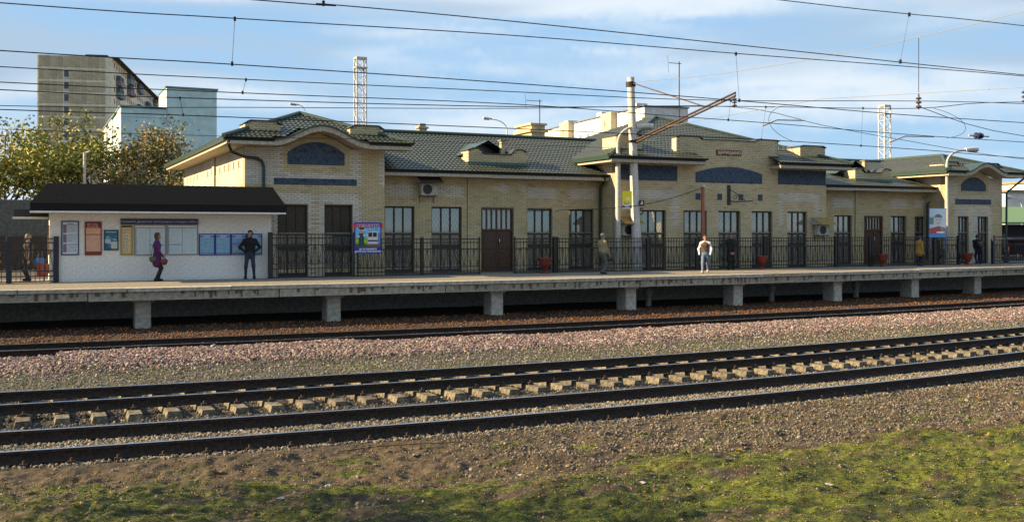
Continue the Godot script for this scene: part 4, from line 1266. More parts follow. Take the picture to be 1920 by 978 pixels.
		if i == 1: e.fill_rect(Rect2i(4, 118, 82, 4), Color(0.3, 0.34, 0.36))
		if i == 0: e.fill_rect(Rect2i(92, 120, 84, 4), Color(0.3, 0.34, 0.36))
		notice("timetable_board", "wide white train timetable, %s" % ["behind the woman in the purple coat", "next to the blue framed panels"][i], 3.22 + i * 1.065, 2.32, 4.26 + i * 1.07, 3.37, Color(0.27, 0.25, 0.22), "notice_e%d" % i, e, -36.9, "white train timetables")
	var hd := thing("heading_board", "long dark blue heading board above the timetables", "sign", Vector3(4.06, 3.385, -36.9))
	var hm := MB.new()
	hm.col = Color(0.012, 0.012, 0.075)
	hm.bevel_box(-1.28, 0, 0.004, 1.28, 0.19, 0.06, 0.008)
	part("plate", hm, grainy("painted_metal", 0.45, 1.0, "grain_soft"), hd)
	lettering(hd, "Расписание движения пригородных поездов в Москву", Vector3(0, 0.095, 0.062), 0.085, Color(0.40, 0.42, 0.50), 0.94, 500)
	for i in 4:
		var g := paper(110, 150, Color(0.48, 0.66, 0.76))
		g.fill_rect(Rect2i(0, 0, 110, 26), Color(0.60, 0.70, 0.88)); g.fill_rect(Rect2i(0, 8, 110, 4), Color(0.05, 0.1, 0.4)); g.fill_rect(Rect2i(0, 17, 110, 5), Color(0.03, 0.06, 0.32)); g.fill_rect(Rect2i(30, 8, 50, 13), Color(0.58, 0.68, 0.85))
		rows_of_print(g, Rect2i(6, 32, 98, 106), 6, [Color(0.25, 0.42, 0.55), Color(0.3, 0.45, 0.62), Color(0.28, 0.36, 0.6), Color(0.2, 0.4, 0.52)][i])
		if i == 2:
			g.fill_rect(Rect2i(4, 62, 66, 22), Color(0.42, 0.5, 0.75)); g.fill_rect(Rect2i(8, 96, 40, 26), Color(0.62, 0.68, 0.5)); g.fill_rect(Rect2i(54, 106, 16, 10), Color(0.04, 0.06, 0.3))
		g.fill_rect(Rect2i(0, 140, 110, 4), Color(0.1, 0.2, 0.45))
		notice("information_panel", "blue framed information panel, %s of the row of four" % ["the one beside the timetable", "second from the timetable", "third from the timetable", "the one behind the man's shoulder"][i], 5.36 + i * 0.553, 2.3, 5.91 + i * 0.553, 3.06, Color(0.01, 0.025, 0.22), "notice_g%d" % i, g, -36.9, "blue information panels")

# ---------------------------------------------------------------- buildings beyond
func far_buildings() -> void:
	var wallm := grainy("far_wall", 0.95, 0.12, "grain_soft")
	# tan panel-built apartment tower, end wall of separate panels
	var t := thing("apartment_block", "tall tan panel apartment block with a dark overhanging roof edge", "building", Vector3(17.1, 1.4, -253))
	t.rotation.y = -deg_to_rad(13.2)
	var H := 42.2; var Wd := 16.0; var Ln := 88.0
	var b := MB.new()
	b.col = Color(0.74, 0.67, 0.50)
	b.box(-Wd, 0, -Ln, 0, H, 0)
	part("wall", b, wallm, t)
	var pm := []
	for i in 4:
		var p := MB.new()
		var k := 0.9 + 0.07 * i
		p.col = Color(0.47 * k, 0.39 * k, 0.25 * k)
		p.bevel_box(0, 0, 0, 1, 1, 0.16, 0.02)
		pm.append(p.mesh())
	var cw := [1.35, 1.5, 1.5, 1.25, 1.1, 1.35, 1.5, 1.5, 1.5, 1.3, 1.3]
	for r in 15:
		var y := H - 2.8 * (r + 1) + 0.25
		var x := -Wd + 0.1
		for q in cw.size():
			var wdt: float = cw[q] * 0.965
			if q == 4 and r > 0:
				x += cw[q]; continue
			var o := part("panel", pm[rng.randi() % 4], wallm, t, Vector3(x + 0.12, y, 0.0))
			o.scale = Vector3(wdt - 0.24, 2.2 if r > 0 else 2.5, 1)
			x += wdt
		if r > 0:
			var wn := MB.new()
			wn.col = Color(0.10, 0.11, 0.13)
			wn.box(-Wd + 5.75, y + 0.5, -0.3, -Wd + 6.85, y + 2.1, 0.03)
			wn.col = Color(0.5, 0.5, 0.48)
			wn.box(-Wd + 5.75, y + 0.05, 0.0, -Wd + 6.85, y + 0.45, 0.05)
			part("window", wn, wallm, t)
	var rf := MB.new()
	rf.col = Color(0.05, 0.05, 0.06)
	rf.box(-Wd + 0.2, H + 0.01, -Ln, 1.4, H + 0.2, -1.0)
	rf.box(-6, H + 0.21, -14, -3, H + 1.3, -8); rf.box(-7, H + 1.31, -15, -2, H + 1.6, -7)
	part("roof", rf, wallm, t)
	for i in 26:   # the long side: balconies and windows, floor by floor
		var z := -3.0 - i * 3.3
		for r in 6:
			var y := H - 2.8 * (r + 1)
			var m := MB.new()
			if i % 5 in [1, 2] and (r + i / 5) % 3 > 0:
				m.col = Color(0.22, 0.20, 0.22) if (i + r) % 3 else Color(0.20, 0.27, 0.30)
				m.box(0.0, y - 0.1, z - 2.9, 1.1, y + 1.1, z)
				m.col = Color(0.10, 0.11, 0.13)
				m.box(0.0, y + 1.1, z - 2.8, 0.95, y + 2.3, z - 0.1)
				part("balcony", m, wallm, t)
			else:
				m.col = Color(0.16, 0.17, 0.18)
				m.box(0.0, y + 0.9, z - 1.6, 0.06, y + 2.0, z - 0.7)
				part("window", m, wallm, t)
	# teal and white office block with a stair tower
	t = thing("office_block", "teal office block with white end walls and a square stair tower", "building", Vector3(11.5, 1.4, -150))
	var m := MB.new()
	m.col = Color(0.50, 0.67, 0.66)
	m.box(0, 0, -36, 12.7, 18.9, -0.01)
	part("wall", m, wallm, t)
	m = MB.new()
	m.col = Color(0.50, 0.67, 0.66)
	m.box(6.0, 18.9, -9, 12.75, 21.9, 0.3); m.box(6.0, 0, -0.001, 12.75, 18.9, 0.3)
	part("stair_tower", m, wallm, t)
	m = MB.new()
	m.col = Color(0.80, 0.80, 0.80)
	m.box(-0.15, 0, -36, -0.01, 18.95, -30); m.box(-0.15, 0, -24, -0.01, 18.95, -17); m.box(-0.15, 0, -7, -0.01, 18.95, 0.05); m.box(5.86, 19.2, -9, 5.99, 21.95, 0.32)
	part("end_cladding", m, wallm, t)
	m = MB.new()
	m.col = Color(0.15, 0.27, 0.26)
	m.box(-0.3, 19.0, -36.2, 5.85, 19.2, 0.25); m.box(5.7, 21.95, -9.2, 12.95, 22.15, 0.5)
	part("coping", m, wallm, t)
	for r in 5:
		m = MB.new()
		m.col = Color(0.33, 0.48, 0.47)
		m.box(0.05, 17.6 - r * 3.3, -0.009, 5.9, 17.68 - r * 3.3, 0.02)
		part("joint_strip", m, wallm, t)
	# small far block behind it
	t = thing("apartment_block", "distant grey apartment block with balconies just above the station gutter", "building", Vector3(54, 1.4, -290))
	m = MB.new()
	m.col = Color(0.42, 0.40, 0.35)
	m.box(0, 0, -14, 20, 30, 0)
	part("wall", m, wallm, t)
	m = MB.new()
	m.col = Color(0.3, 0.26, 0.2)
	m.box(-0.5, 30.01, -14.5, 20.5, 30.5, 0.5); m.box(3, 30.5, -8, 7, 33, -3)
	part("roof", m, wallm, t)
	for r in 4:
		for q in 5:
			m = MB.new()
			m.col = Color(0.10, 0.12, 0.16) if (q + r) % 2 else Color(0.22, 0.22, 0.24)
			m.box(1 + q * 3.8, 26.6 - r * 3, 0.0, 3.4 + q * 3.8, 28.2 - r * 3, 0.3)
			part("window", m, wallm, t)
	# long white block seen end-on over the roofs, with yellow stair towers
	t = thing("apartment_block", "long white apartment block with pale yellow stair towers above the station roofs", "building", Vector3(134, 1.4, -207))
	t.rotation.y = -deg_to_rad(4.9)
	m = MB.new()
	m.col = Color(0.66, 0.65, 0.62)
	m.box(0, 0, -95, 12, 31.8, 0)
	part("wall", m, wallm, t)
	for q in [[-15.0, 32.1], [-42.0, 32.4], [-70.0, 32.1]]:
		m = MB.new()
		m.col = Color(0.62, 0.54, 0.36)
		m.box(-1.6, 0, q[0] - 6, -0.01, q[1], q[0])
		part("stair_tower", m, wallm, t)
		m = MB.new()
		m.col = Color(0.35, 0.2, 0.1)
		for r in 4: m.box(-1.63, q[1] - 3.5 - r * 3, q[0] - 4, -1.6, q[1] - 2 - r * 3, q[0] - 3.2)
		part("window", m, wallm, t)
	for r in 3:
		for q in 18:
			if q in [4, 5, 9, 10, 15, 16]: continue
			m = MB.new()
			m.col = Color(0.25, 0.25, 0.28)
			m.box(-0.05, 26.8 - r * 3.0, -3.5 - q * 4.9, -0.005, 28.3 - r * 3.0, -2.2 - q * 4.9)
			part("window", m, wallm, t)
	m = MB.new()
	m.col = Color(0.16, 0.17, 0.2)
	m.box(-0.3, 31.81, -95.3, 12.3, 32.1, 0.3)
	m.col = Color(0.6, 0.58, 0.54)
	for q in [-6, -26, -48]: m.box(1.0, 32.11, q - 3.0, 4.0, 33.4, q)
	part("roof", m, wallm, t)
	# beige tower in front of its far end
	t = thing("apartment_block", "beige roof turret with a shaded side left of the white apartment block", "building", Vector3(66.0, 1.4, -132))
	m = MB.new()
	m.col = Color(0.55, 0.44, 0.25)
	m.box(0, 0, -5, 2.2, 17.2, 0)
	part("wall", m, wallm, t)
	m = MB.new()
	m.col = Color(0.60, 0.48, 0.28)
	m.box(-0.35, 16.2, -5.4, 2.6, 16.6, 0.35); m.box(-0.25, 17.21, -5.2, 2.45, 17.5, 0.25)
	part("cornice", m, wallm, t)
	m = MB.new()
	m.col = Color(0.08, 0.07, 0.06)
	m.box(0.8, 14.4, 0.001, 1.5, 15.4, 0.04)
	part("window", m, wallm, t)
	# concrete yard wall beyond the left fence
	t = thing("yard_wall", "grey concrete yard wall with a brown base beyond the left fence", "wall", Vector3(-30, 1.4, -52))
	for i in 14:
		m = MB.new()
		var k := rng.randf_range(0.85, 1.1)
		m.col = Color(0.13 * k, 0.14 * k, 0.13 * k)
		m.bevel_box(i * 2.6, 1.55, -0.1, i * 2.6 + 2.57, 3.2, 0.1, 0.02)
		part("panel", m, grainy("concrete"), t)
		m = MB.new()
		m.col = Color(0.09 * k, 0.06 * k, 0.035 * k)
		m.bevel_box(i * 2.6, 0.0, -0.14, i * 2.6 + 2.57, 1.545, 0.14, 0.02)
		part("base_panel", m, grainy("concrete"), t)
	# market pavilion at the far right end
	t = thing("market_pavilion", "open pavilion with a bright green pitched roof past the far wing", "pavilion", Vector3(52.5, PLAT, -47))
	m = MB.new()
	m.col = Color(0.16, 0.26, 0.07)
	m.quad(Vector3(-0.6, 2.25, 4.5), Vector3(16, 2.25, 4.5), Vector3(16, 3.3, 1.0), Vector3(-0.6, 3.3, 1.0)); m.quad(Vector3(16, 2.25, -2.5), Vector3(-0.6, 2.25, -2.5), Vector3(-0.6, 3.3, 1.0), Vector3(16, 3.3, 1.0))
	m.box(-0.6, 2.13, 4.4, 16, 2.25, 4.5)
	part("roof", m, grainy("painted_metal"), t)
	m = MB.new()
	m.col = Color(0.02, 0.02, 0.024)
	m.box(0, 0, -2.3, 15.5, 2.12, -2.1); m.box(0, 1.3, 3.6, 15.5, 2.1, 3.7); m.box(0, 0, -2.1, 0.1, 2.1, 3.6)
	part("wall", m, wallm, t)
	m = MB.new()
	m.col = Color(0.45, 0.44, 0.42)
	m.box(0, 1.22, 3.72, 15.5, 1.28, 3.78)
	part("rail", m, wallm, t)
	for i in 5:
		m = MB.new()
		m.col = Color(0.12, 0.03, 0.025)
		m.bevel_box(1.6 + i * 1.3, 0.75, 2.0, 2.5 + i * 1.3, 1.15, 2.5, 0.05)
		m.box(1.6 + i * 1.3, 0, 2.05, 1.66 + i * 1.3, 0.75, 2.1); m.box(2.44 + i * 1.3, 0, 2.05, 2.5 + i * 1.3, 0.75, 2.1)
		part("stall_bench", m, wallm, t)
	t = thing("low_building", "low white building above the green pavilion roof", "building", Vector3(78, 1.4, -62))
	m = MB.new()
	m.col = Color(0.7, 0.7, 0.66)
	m.box(0, 0, -10, 26, 5.2, 0); m.box(6, 5.2, -8, 16, 6.2, -1)
	part("wall", m, wallm, t)
	m = MB.new()
	m.col = Color(0.3, 0.25, 0.16)
	m.box(-0.3, 5.21, -10.2, 5.9, 5.4, 0.3); m.box(16.1, 5.21, -10.2, 26.3, 5.4, 0.3); m.box(5.8, 6.21, -8.2, 16.2, 6.4, -0.8)
	part("coping", m, wallm, t)

# ---------------------------------------------------------------- trees
func limb(mb: MB, tips: Array, a: Vector3, d: Vector3, L: float, r: float, depth: int) -> void:
	var pts := [a]
	var p := a
	var dd := d
	for i in 4:
		dd = (dd + Vector3(rng.randf_range(-0.16, 0.16), rng.randf_range(-0.02, 0.14), rng.randf_range(-0.16, 0.16))).normalized()
		p += dd * L / 4
		pts.append(p)
	mb.tube(pts, r, r * 0.55, 6, false)
	if depth <= 2:
		for q in [2, 3, 4]: tips.append([pts[q], dd])
	if depth == 0: return
	var n := rng.randi_range(3, 4)
	for i in n:
		var ax := Vector3(rng.randf_range(-1, 1), rng.randf_range(-0.2, 0.9), rng.randf_range(-1, 1)).normalized()
		limb(mb, tips, pts[rng.randi_range(2, 4)], (dd * 0.55 + ax * 0.75).normalized(), L * rng.randf_range(0.6, 0.78), r * 0.5, depth - 1)

func tree(label: String, at: Vector3, h: float, leaves: Array, per_tip: int, spread: float, leaf: float, lean := Vector3.ZERO) -> void:
	var t := thing("tree", label, "tree", at, "autumn trees behind the kiosk")
	var mb := MB.new()
	mb.col = Color(0.07, 0.055, 0.04)
	var tips := []
	var fork := h * 0.28
	mb.tube([Vector3.ZERO, Vector3(0.05, fork * 0.5, 0), Vector3(0.02, fork, 0.03)], 0.16, 0.12, 8, false)
	for i in 5:
		var a := TAU * i / 5.0 + rng.randf_range(-0.4, 0.4)
		limb(mb, tips, Vector3(0.02, fork * rng.randf_range(0.75, 1.0), 0.03), (Vector3(cos(a) * spread, 1.0, sin(a) * spread) + lean).normalized(), h * 0.34, 0.075, 3)
	part("trunk", mb, grainy("bark", 0.95, 1.5, "grain_strong"), t)
	var cr := MB.new()
	for tip in tips:
		var base: Color = leaves[rng.randi() % leaves.size()]
		var n := per_tip if rng.randf() < 0.85 else 1
		for i in n:
			var p: Vector3 = tip[0] + Vector3(rng.randfn(0, 0.24), rng.randfn(0, 0.2), rng.randfn(0, 0.24))
			cr.col = jit(base, 0.35)
			var u := Vector3(rng.randf_range(-1, 1), rng.randf_range(-1, 0.6), rng.randf_range(-1, 1)).normalized()
			var w := u.cross(Vector3(rng.randf_range(-1, 1), rng.randf_range(-1, 1), rng.randf_range(-1, 1))).normalized()
			var s := leaf * rng.randf_range(0.6, 1.2)
			var nn := u.cross(w) * s * 0.12
			cr.tri(p, p + u * s * 0.5 + w * s * 0.32 + nn, p + u * s); cr.tri(p, p + u * s, p + u * s * 0.5 - w * s * 0.32 + nn)
	var lm := StandardMaterial3D.new()
	lm.vertex_color_use_as_albedo = true; lm.roughness = 0.7
	lm.backlight_enabled = true; lm.backlight = Color(0.25, 0.25, 0.08)
	if not mats.has("leaf"): mats["leaf"] = lm
	part("crown", cr, mats["leaf"], t)

func trees() -> void:
	var yg := [Color(0.26, 0.26, 0.04), Color(0.19, 0.21, 0.035), Color(0.34, 0.29, 0.05), Color(0.13, 0.16, 0.03)]
	var dk := [Color(0.10, 0.12, 0.03), Color(0.15, 0.14, 0.035), Color(0.20, 0.14, 0.05)]
	var og := [Color(0.32, 0.19, 0.08), Color(0.18, 0.17, 0.045), Color(0.36, 0.25, 0.11), Color(0.12, 0.14, 0.03), Color(0.15, 0.16, 0.04)]
	tree("yellow green tree with a loose crown left of the kiosk roof", Vector3(1.2, 1.4, -63), 8.3, yg, 5, 0.5, 0.24)
	tree("bushy yellow tree behind the kiosk's left end", Vector3(-1.6, 1.4, -60), 6.4, yg, 6, 0.7, 0.23)
	tree("thin leafy tree in front of the white end wall", Vector3(4.4, 1.4, -66), 7.6, dk, 4, 0.55, 0.22)
	tree("orange brown tree in front of the teal office block", Vector3(7.0, 1.4, -64), 8.2, og, 5, 0.65, 0.22)
	tree("small dark tree low behind the kiosk roof", Vector3(5.6, 1.4, -60), 5.8, dk, 4, 0.8, 0.2)
	# a tree beside the viewer, out of the picture: its dappled shade lies on the near bank
	tree("taller tree growing beside the viewer, outside the picture", Vector3(-6.0, -0.2, -12.4), 6.8, yg, 5, 0.6, 0.13)
	tree("low yellow tree standing at the left edge of the picture", Vector3(-5.0, 1.4, -66), 6.0, yg, 9, 0.8, 0.22)

# ---------------------------------------------------------------- fences
func ring_path(c: Vector3, r: float, n := 8) -> Array:
	var p := []
	for i in n + 1: p.append(c + Vector3(cos(TAU * i / n) * r, sin(TAU * i / n) * r, 0))
	return p

func fence(label: String, x0: float, x1: float, z: float, ytop: float, col: Color, thick_posts: Array, group: String) -> void:
	var L := x1 - x0
	var h := ytop - PLAT
	var t := thing("iron_fence", label, "fence", Vector3(x0, PLAT, z), group)
	var paint := grainy("fence_paint", 0.5, 1.5, "grain")
	for y in [h, h - 0.14, h - 0.385, h - 1.075, h - 1.24, 0.05]:
		var m := MB.new()
		m.col = col
		m.box(0, y - 0.034, -0.016, L, y, 0.016)
		part("rail", m, paint, t)
	var n := int(round(L / 0.142))
	var bm := MB.new()
	bm.col = col
	bm.box(-0.0105, 0.05, -0.0105, 0.0105, h - 0.01, 0.0105)
	var bmesh := bm.mesh()
	var om := MB.new()
	om.col = col
	var yt := h - 0.41; var yb := h - 1.07
	for s in [-1.0, 1.0]:
		om.tube([Vector3(s * 0.125, yt - 0.05, 0.0), Vector3(s * 0.02, yb + 0.06, 0.0)], 0.0095, 0.0095, 4, false)
		om.tube(ring_path(Vector3(s * 0.095, yt - 0.04, 0), 0.032), 0.009, 0.009, 4, false)
		om.tube(ring_path(Vector3(s * 0.04, yb + 0.04, 0), 0.03), 0.009, 0.009, 4, false)
	var omesh := om.mesh()
	for i in range(1, n):
		var x := L * i / n
		part("baluster", bmesh, paint, t, Vector3(x, 0, 0))
		if i % 2 == 1: part("scroll", omesh, paint, t, Vector3(x, 0, 0.002))
	for q in thick_posts:
		var m := MB.new()
		m.col = col
		var w: float = q[1]
		m.bevel_box(q[0] - x0 - w, 0, -w, q[0] - x0 + w, h + 0.06, w, 0.01)
		part("post", m, paint, t)

func fences() -> void:
	var k := Color(0.016, 0.013, 0.011); var bl := Color(0.012, 0.013, 0.028)
	var g := "black iron fence panels along the station front"
	fence("tall black iron fence panel right of the kiosk", 7.74, 10.98, -36.6, 3.05, k, [[7.8, 0.075], [10.9, 0.03]], g)
	fence("black iron fence panel beside the warning poster, ending at the brown double doors", 11.0, 16.05, -36.6, 2.86, k, [[11.05, 0.03], [13.6, 0.05], [16.0, 0.03]], g)
	fence("short black iron fence panel right of the brown double doors", 17.5, 19.4, -36.6, 2.86, k, [[17.55, 0.03], [19.36, 0.07]], g)
	fence("black iron fence panel in front of the concrete mast", 19.44, 23.9, -36.6, 2.86, k, [[19.5, 0.03], [23.86, 0.06]], g)
	fence("short black iron fence panel right of the concrete mast", 23.95, 26.45, -36.6, 2.86, k, [[24.0, 0.03], [26.4, 0.06]], g)
	fence("black iron fence panel behind the walking girl", 26.5, 30.2, -36.6, 2.86, k, [[26.55, 0.03], [30.15, 0.06]], g)
	fence("black iron fence panel under the corner air conditioner", 30.25, 34.4, -36.6, 2.86, k, [[30.3, 0.03], [34.35, 0.06]], g)
	fence("short black iron fence panel left of the far brown doors", 34.45, 36.55, -36.6, 2.86, k, [[34.5, 0.03], [36.5, 0.06]], g)
	fence("black iron fence panel in front of the far brown doors", 36.6, 40.85, -36.6, 2.86, k, [[36.65, 0.03], [40.8, 0.07]], g)
	fence("short black iron fence panel under the child poster", 40.9, 42.6, -36.6, 2.86, k, [[40.95, 0.03], [42.5, 0.07]], g)
	fence("blue black iron fence panel past the far wing", 44.95, 52.0, -36.6, 2.86, bl, [[45.0, 0.07], [48.5, 0.06], [51.9, 0.06]], g)
	fence("blue black iron fence left of the kiosk", -6.5, 0.86, -36.85, 2.92, bl, [[-6.4, 0.07], [-3.4, 0.07], [-0.62, 0.085], [0.78, 0.085]], g)

# ---------------------------------------------------------------- masts and overhead wires
func sag_points(p: Array, z: Callable) -> Array:   # a smooth wire through given x,y points
	var out := []
	for i in p.size() - 1:
		var a: Array = p[maxi(i - 1, 0)]; var b: Array = p[i]; var c: Array = p[i + 1]; var d: Array = p[mini(i + 2, p.size() - 1)]
		for s in 5:
			var v := Vector2(b[0], b[1]).cubic_interpolate(Vector2(c[0], c[1]), Vector2(a[0], a[1]), Vector2(d[0], d[1]), s / 5.0)
			out.append(Vector3(v.x, v.y, z.call(v.x)))
	var e: Array = p[p.size() - 1]
	out.append(Vector3(e[0], e[1], z.call(e[0])))
	return out

func height_on(p: Array, x: float) -> float:
	for i in p.size() - 1:
		if x >= p[i][0] and x <= p[i + 1][0]: return lerpf(p[i][1], p[i + 1][1], (x - p[i][0]) / (p[i + 1][0] - p[i][0]))
	return p[0][1]

func wire_line(label: String, lines: Array, z: float, droppers: Array, r := 0.011) -> Node3D:
	var t := thing("overhead_line", label, "overhead wire", Vector3.ZERO, "wires over the tracks")
	var dark := flat("wire", Color(0.018, 0.018, 0.022), 0.5, 0.5)
	var zf := func(_x: float) -> float: return z
	for i in lines.size():
		var m := MB.new()
		m.tube(sag_points(lines[i], zf), r, r, 5)
		part(["contact_wire", "messenger_wire"][i], m, dark, t)
	for d in droppers:
		var m := MB.new()
		var y0 := height_on(lines[0], d[0]); var y1 := height_on(lines[1], d[1])
		m.tube([Vector3(d[0], y0, z), Vector3(d[1], y1, z)], r * 0.45, r * 0.45, 4)
		m.box(d[0] - 0.02, y0 - 0.03, z - 0.02, d[0] + 0.02, y0 + 0.05, z + 0.02); m.box(d[1] - 0.02, y1 - 0.05, z - 0.02, d[1] + 0.02, y1 + 0.03, z + 0.02)
		part("dropper", m, dark, t)
	return t

func insulator(parent: Node, at: Vector3, n: int, r: float, called := "insulator") -> void:
	var m := MB.new()
	m.col = Color(0.06, 0.05, 0.05)
	var prof := [Vector2(0.02, 0)]
	for i in n:
		var y := 0.05 + i * 0.12
		prof.append_array([Vector2(0.025, y), Vector2(r, y + 0.015), Vector2(r * 0.7, y + 0.06), Vector2(0.025, y + 0.07)])
	prof.append(Vector2(0.02, 0.1 + n * 0.12))
	m.lathe(prof, Vector3.ZERO, 12)
	part(called, m, grainy("porcelain", 0.25, 1.0, "grain_soft"), parent, at)

func lattice_mast(label: String, at: Vector3, h: float, w: float) -> void:
	var t := thing("lattice_mast", label, "mast", at)
	var m := MB.new()
	m.col = Color(0.62, 0.62, 0.62)
	for s in [[-1, -1], [1, -1], [1, 1], [-1, 1]]:
		m.box(s[0] * w / 2 - 0.06, 0, s[1] * w / 2 - 0.06, s[0] * w / 2 + 0.06, h, s[1] * w / 2 + 0.06)
	part("legs", m, grainy("painted_metal"), t)
	m = MB.new()
	m.col = Color(0.60, 0.60, 0.60)
	var n := int(h / (w * 0.9))
	for i in n:
		var y0 := h * i / n; var y1 := h * (i + 1) / n
		for f in 4:
			var a: Vector3 = [Vector3(-1, 0, 1), Vector3(1, 0, 1), Vector3(1, 0, -1), Vector3(-1, 0, -1)][f] * w / 2
			var b: Vector3 = [Vector3(1, 0, 1), Vector3(1, 0, -1), Vector3(-1, 0, -1), Vector3(-1, 0, 1)][f] * w / 2
			if (i + f) % 2:
				var c := a; a = b; b = c
			m.tube([a + Vector3(0, y0, 0), b + Vector3(0, y1, 0)], 0.04, 0.04, 4, false)
			m.tube([a + Vector3(0, y1, 0), b + Vector3(0, y1, 0)], 0.03, 0.03, 4, false)
	part("bracing", m, grainy("painted_metal"), t)
	m = MB.new()
	m.col = Color(0.55, 0.53, 0.48)
	m.box(-w * 0.56, h, -w * 0.56, w * 0.56, h + 0.18, w * 0.56); m.box(-w * 0.62, h - 1.0, -w * 0.62, w * 0.62, h - 0.9, w * 0.62)
	part("platform", m, grainy("painted_metal"), t)

func lamp_post(label: String, at: Vector3, h: float, reach: Vector3, r0: float, col: Color, step_y := 0.0, hs := 1.0) -> Node3D:
	var t := thing("street_lamp", label, "street lamp", at)
	var m := MB.new()
	m.col = col
	var body := grainy("pole_concrete", 0.85, 0.8, "grain", "bump_fine", 0.3)
	if step_y > 0:
		m.tube([Vector3.ZERO, Vector3(0, step_y, 0)], r0 * 1.2, r0 * 1.05, 12)
		m.tube([Vector3(0, step_y, 0), Vector3(0, h - 0.7, 0)], r0 * 0.8, r0 * 0.75, 10)
	else:
		m.tube([Vector3.ZERO, Vector3(0, h - 0.7, 0)], r0, r0 * 0.7, 10)
	part("pole", m, body, t)
	var a := MB.new()
	a.col = col
	var pts := []
	for i in 8:
		var q := i / 7.0 * PI / 2
		pts.append(Vector3(0, h - 0.7, 0) + reach * (1 - cos(q)) + Vector3(0, sin(q) * 0.7, 0))
	pts.append(pts[7] + reach.normalized() * 0.15 + Vector3(0, 0.03, 0))
	a.tube(pts, r0 * 0.62, r0 * 0.5, 8)
	part("arm", a, body, t)
	var hd := MB.new()
	hd.col = Color(0.62, 0.60, 0.55)
	var e: Vector3 = pts[8]; var d := reach.normalized()
	hd.tube([e - d * 0.05, e + d * 0.12 + Vector3(0, 0.02, 0), e + d * 0.5 + Vector3(0, 0.05, 0), e + d * 0.72 + Vector3(0, 0.04, 0)], 0.1 * hs, 0.13 * hs, 10)
	part("lamp_head", hd, grainy("painted_metal"), t)
	var gl := MB.new()
	gl.col = Color(0.25, 0.24, 0.22)
	gl.tube([e + d * 0.2 + Vector3(0, -0.04, 0), e + d * 0.66 + Vector3(0, -0.02, 0)], 0.09 * hs, 0.1 * hs, 10)
	part("lens", gl, grainy("porcelain", 0.25, 1.0, "grain_soft"), t)
	return t

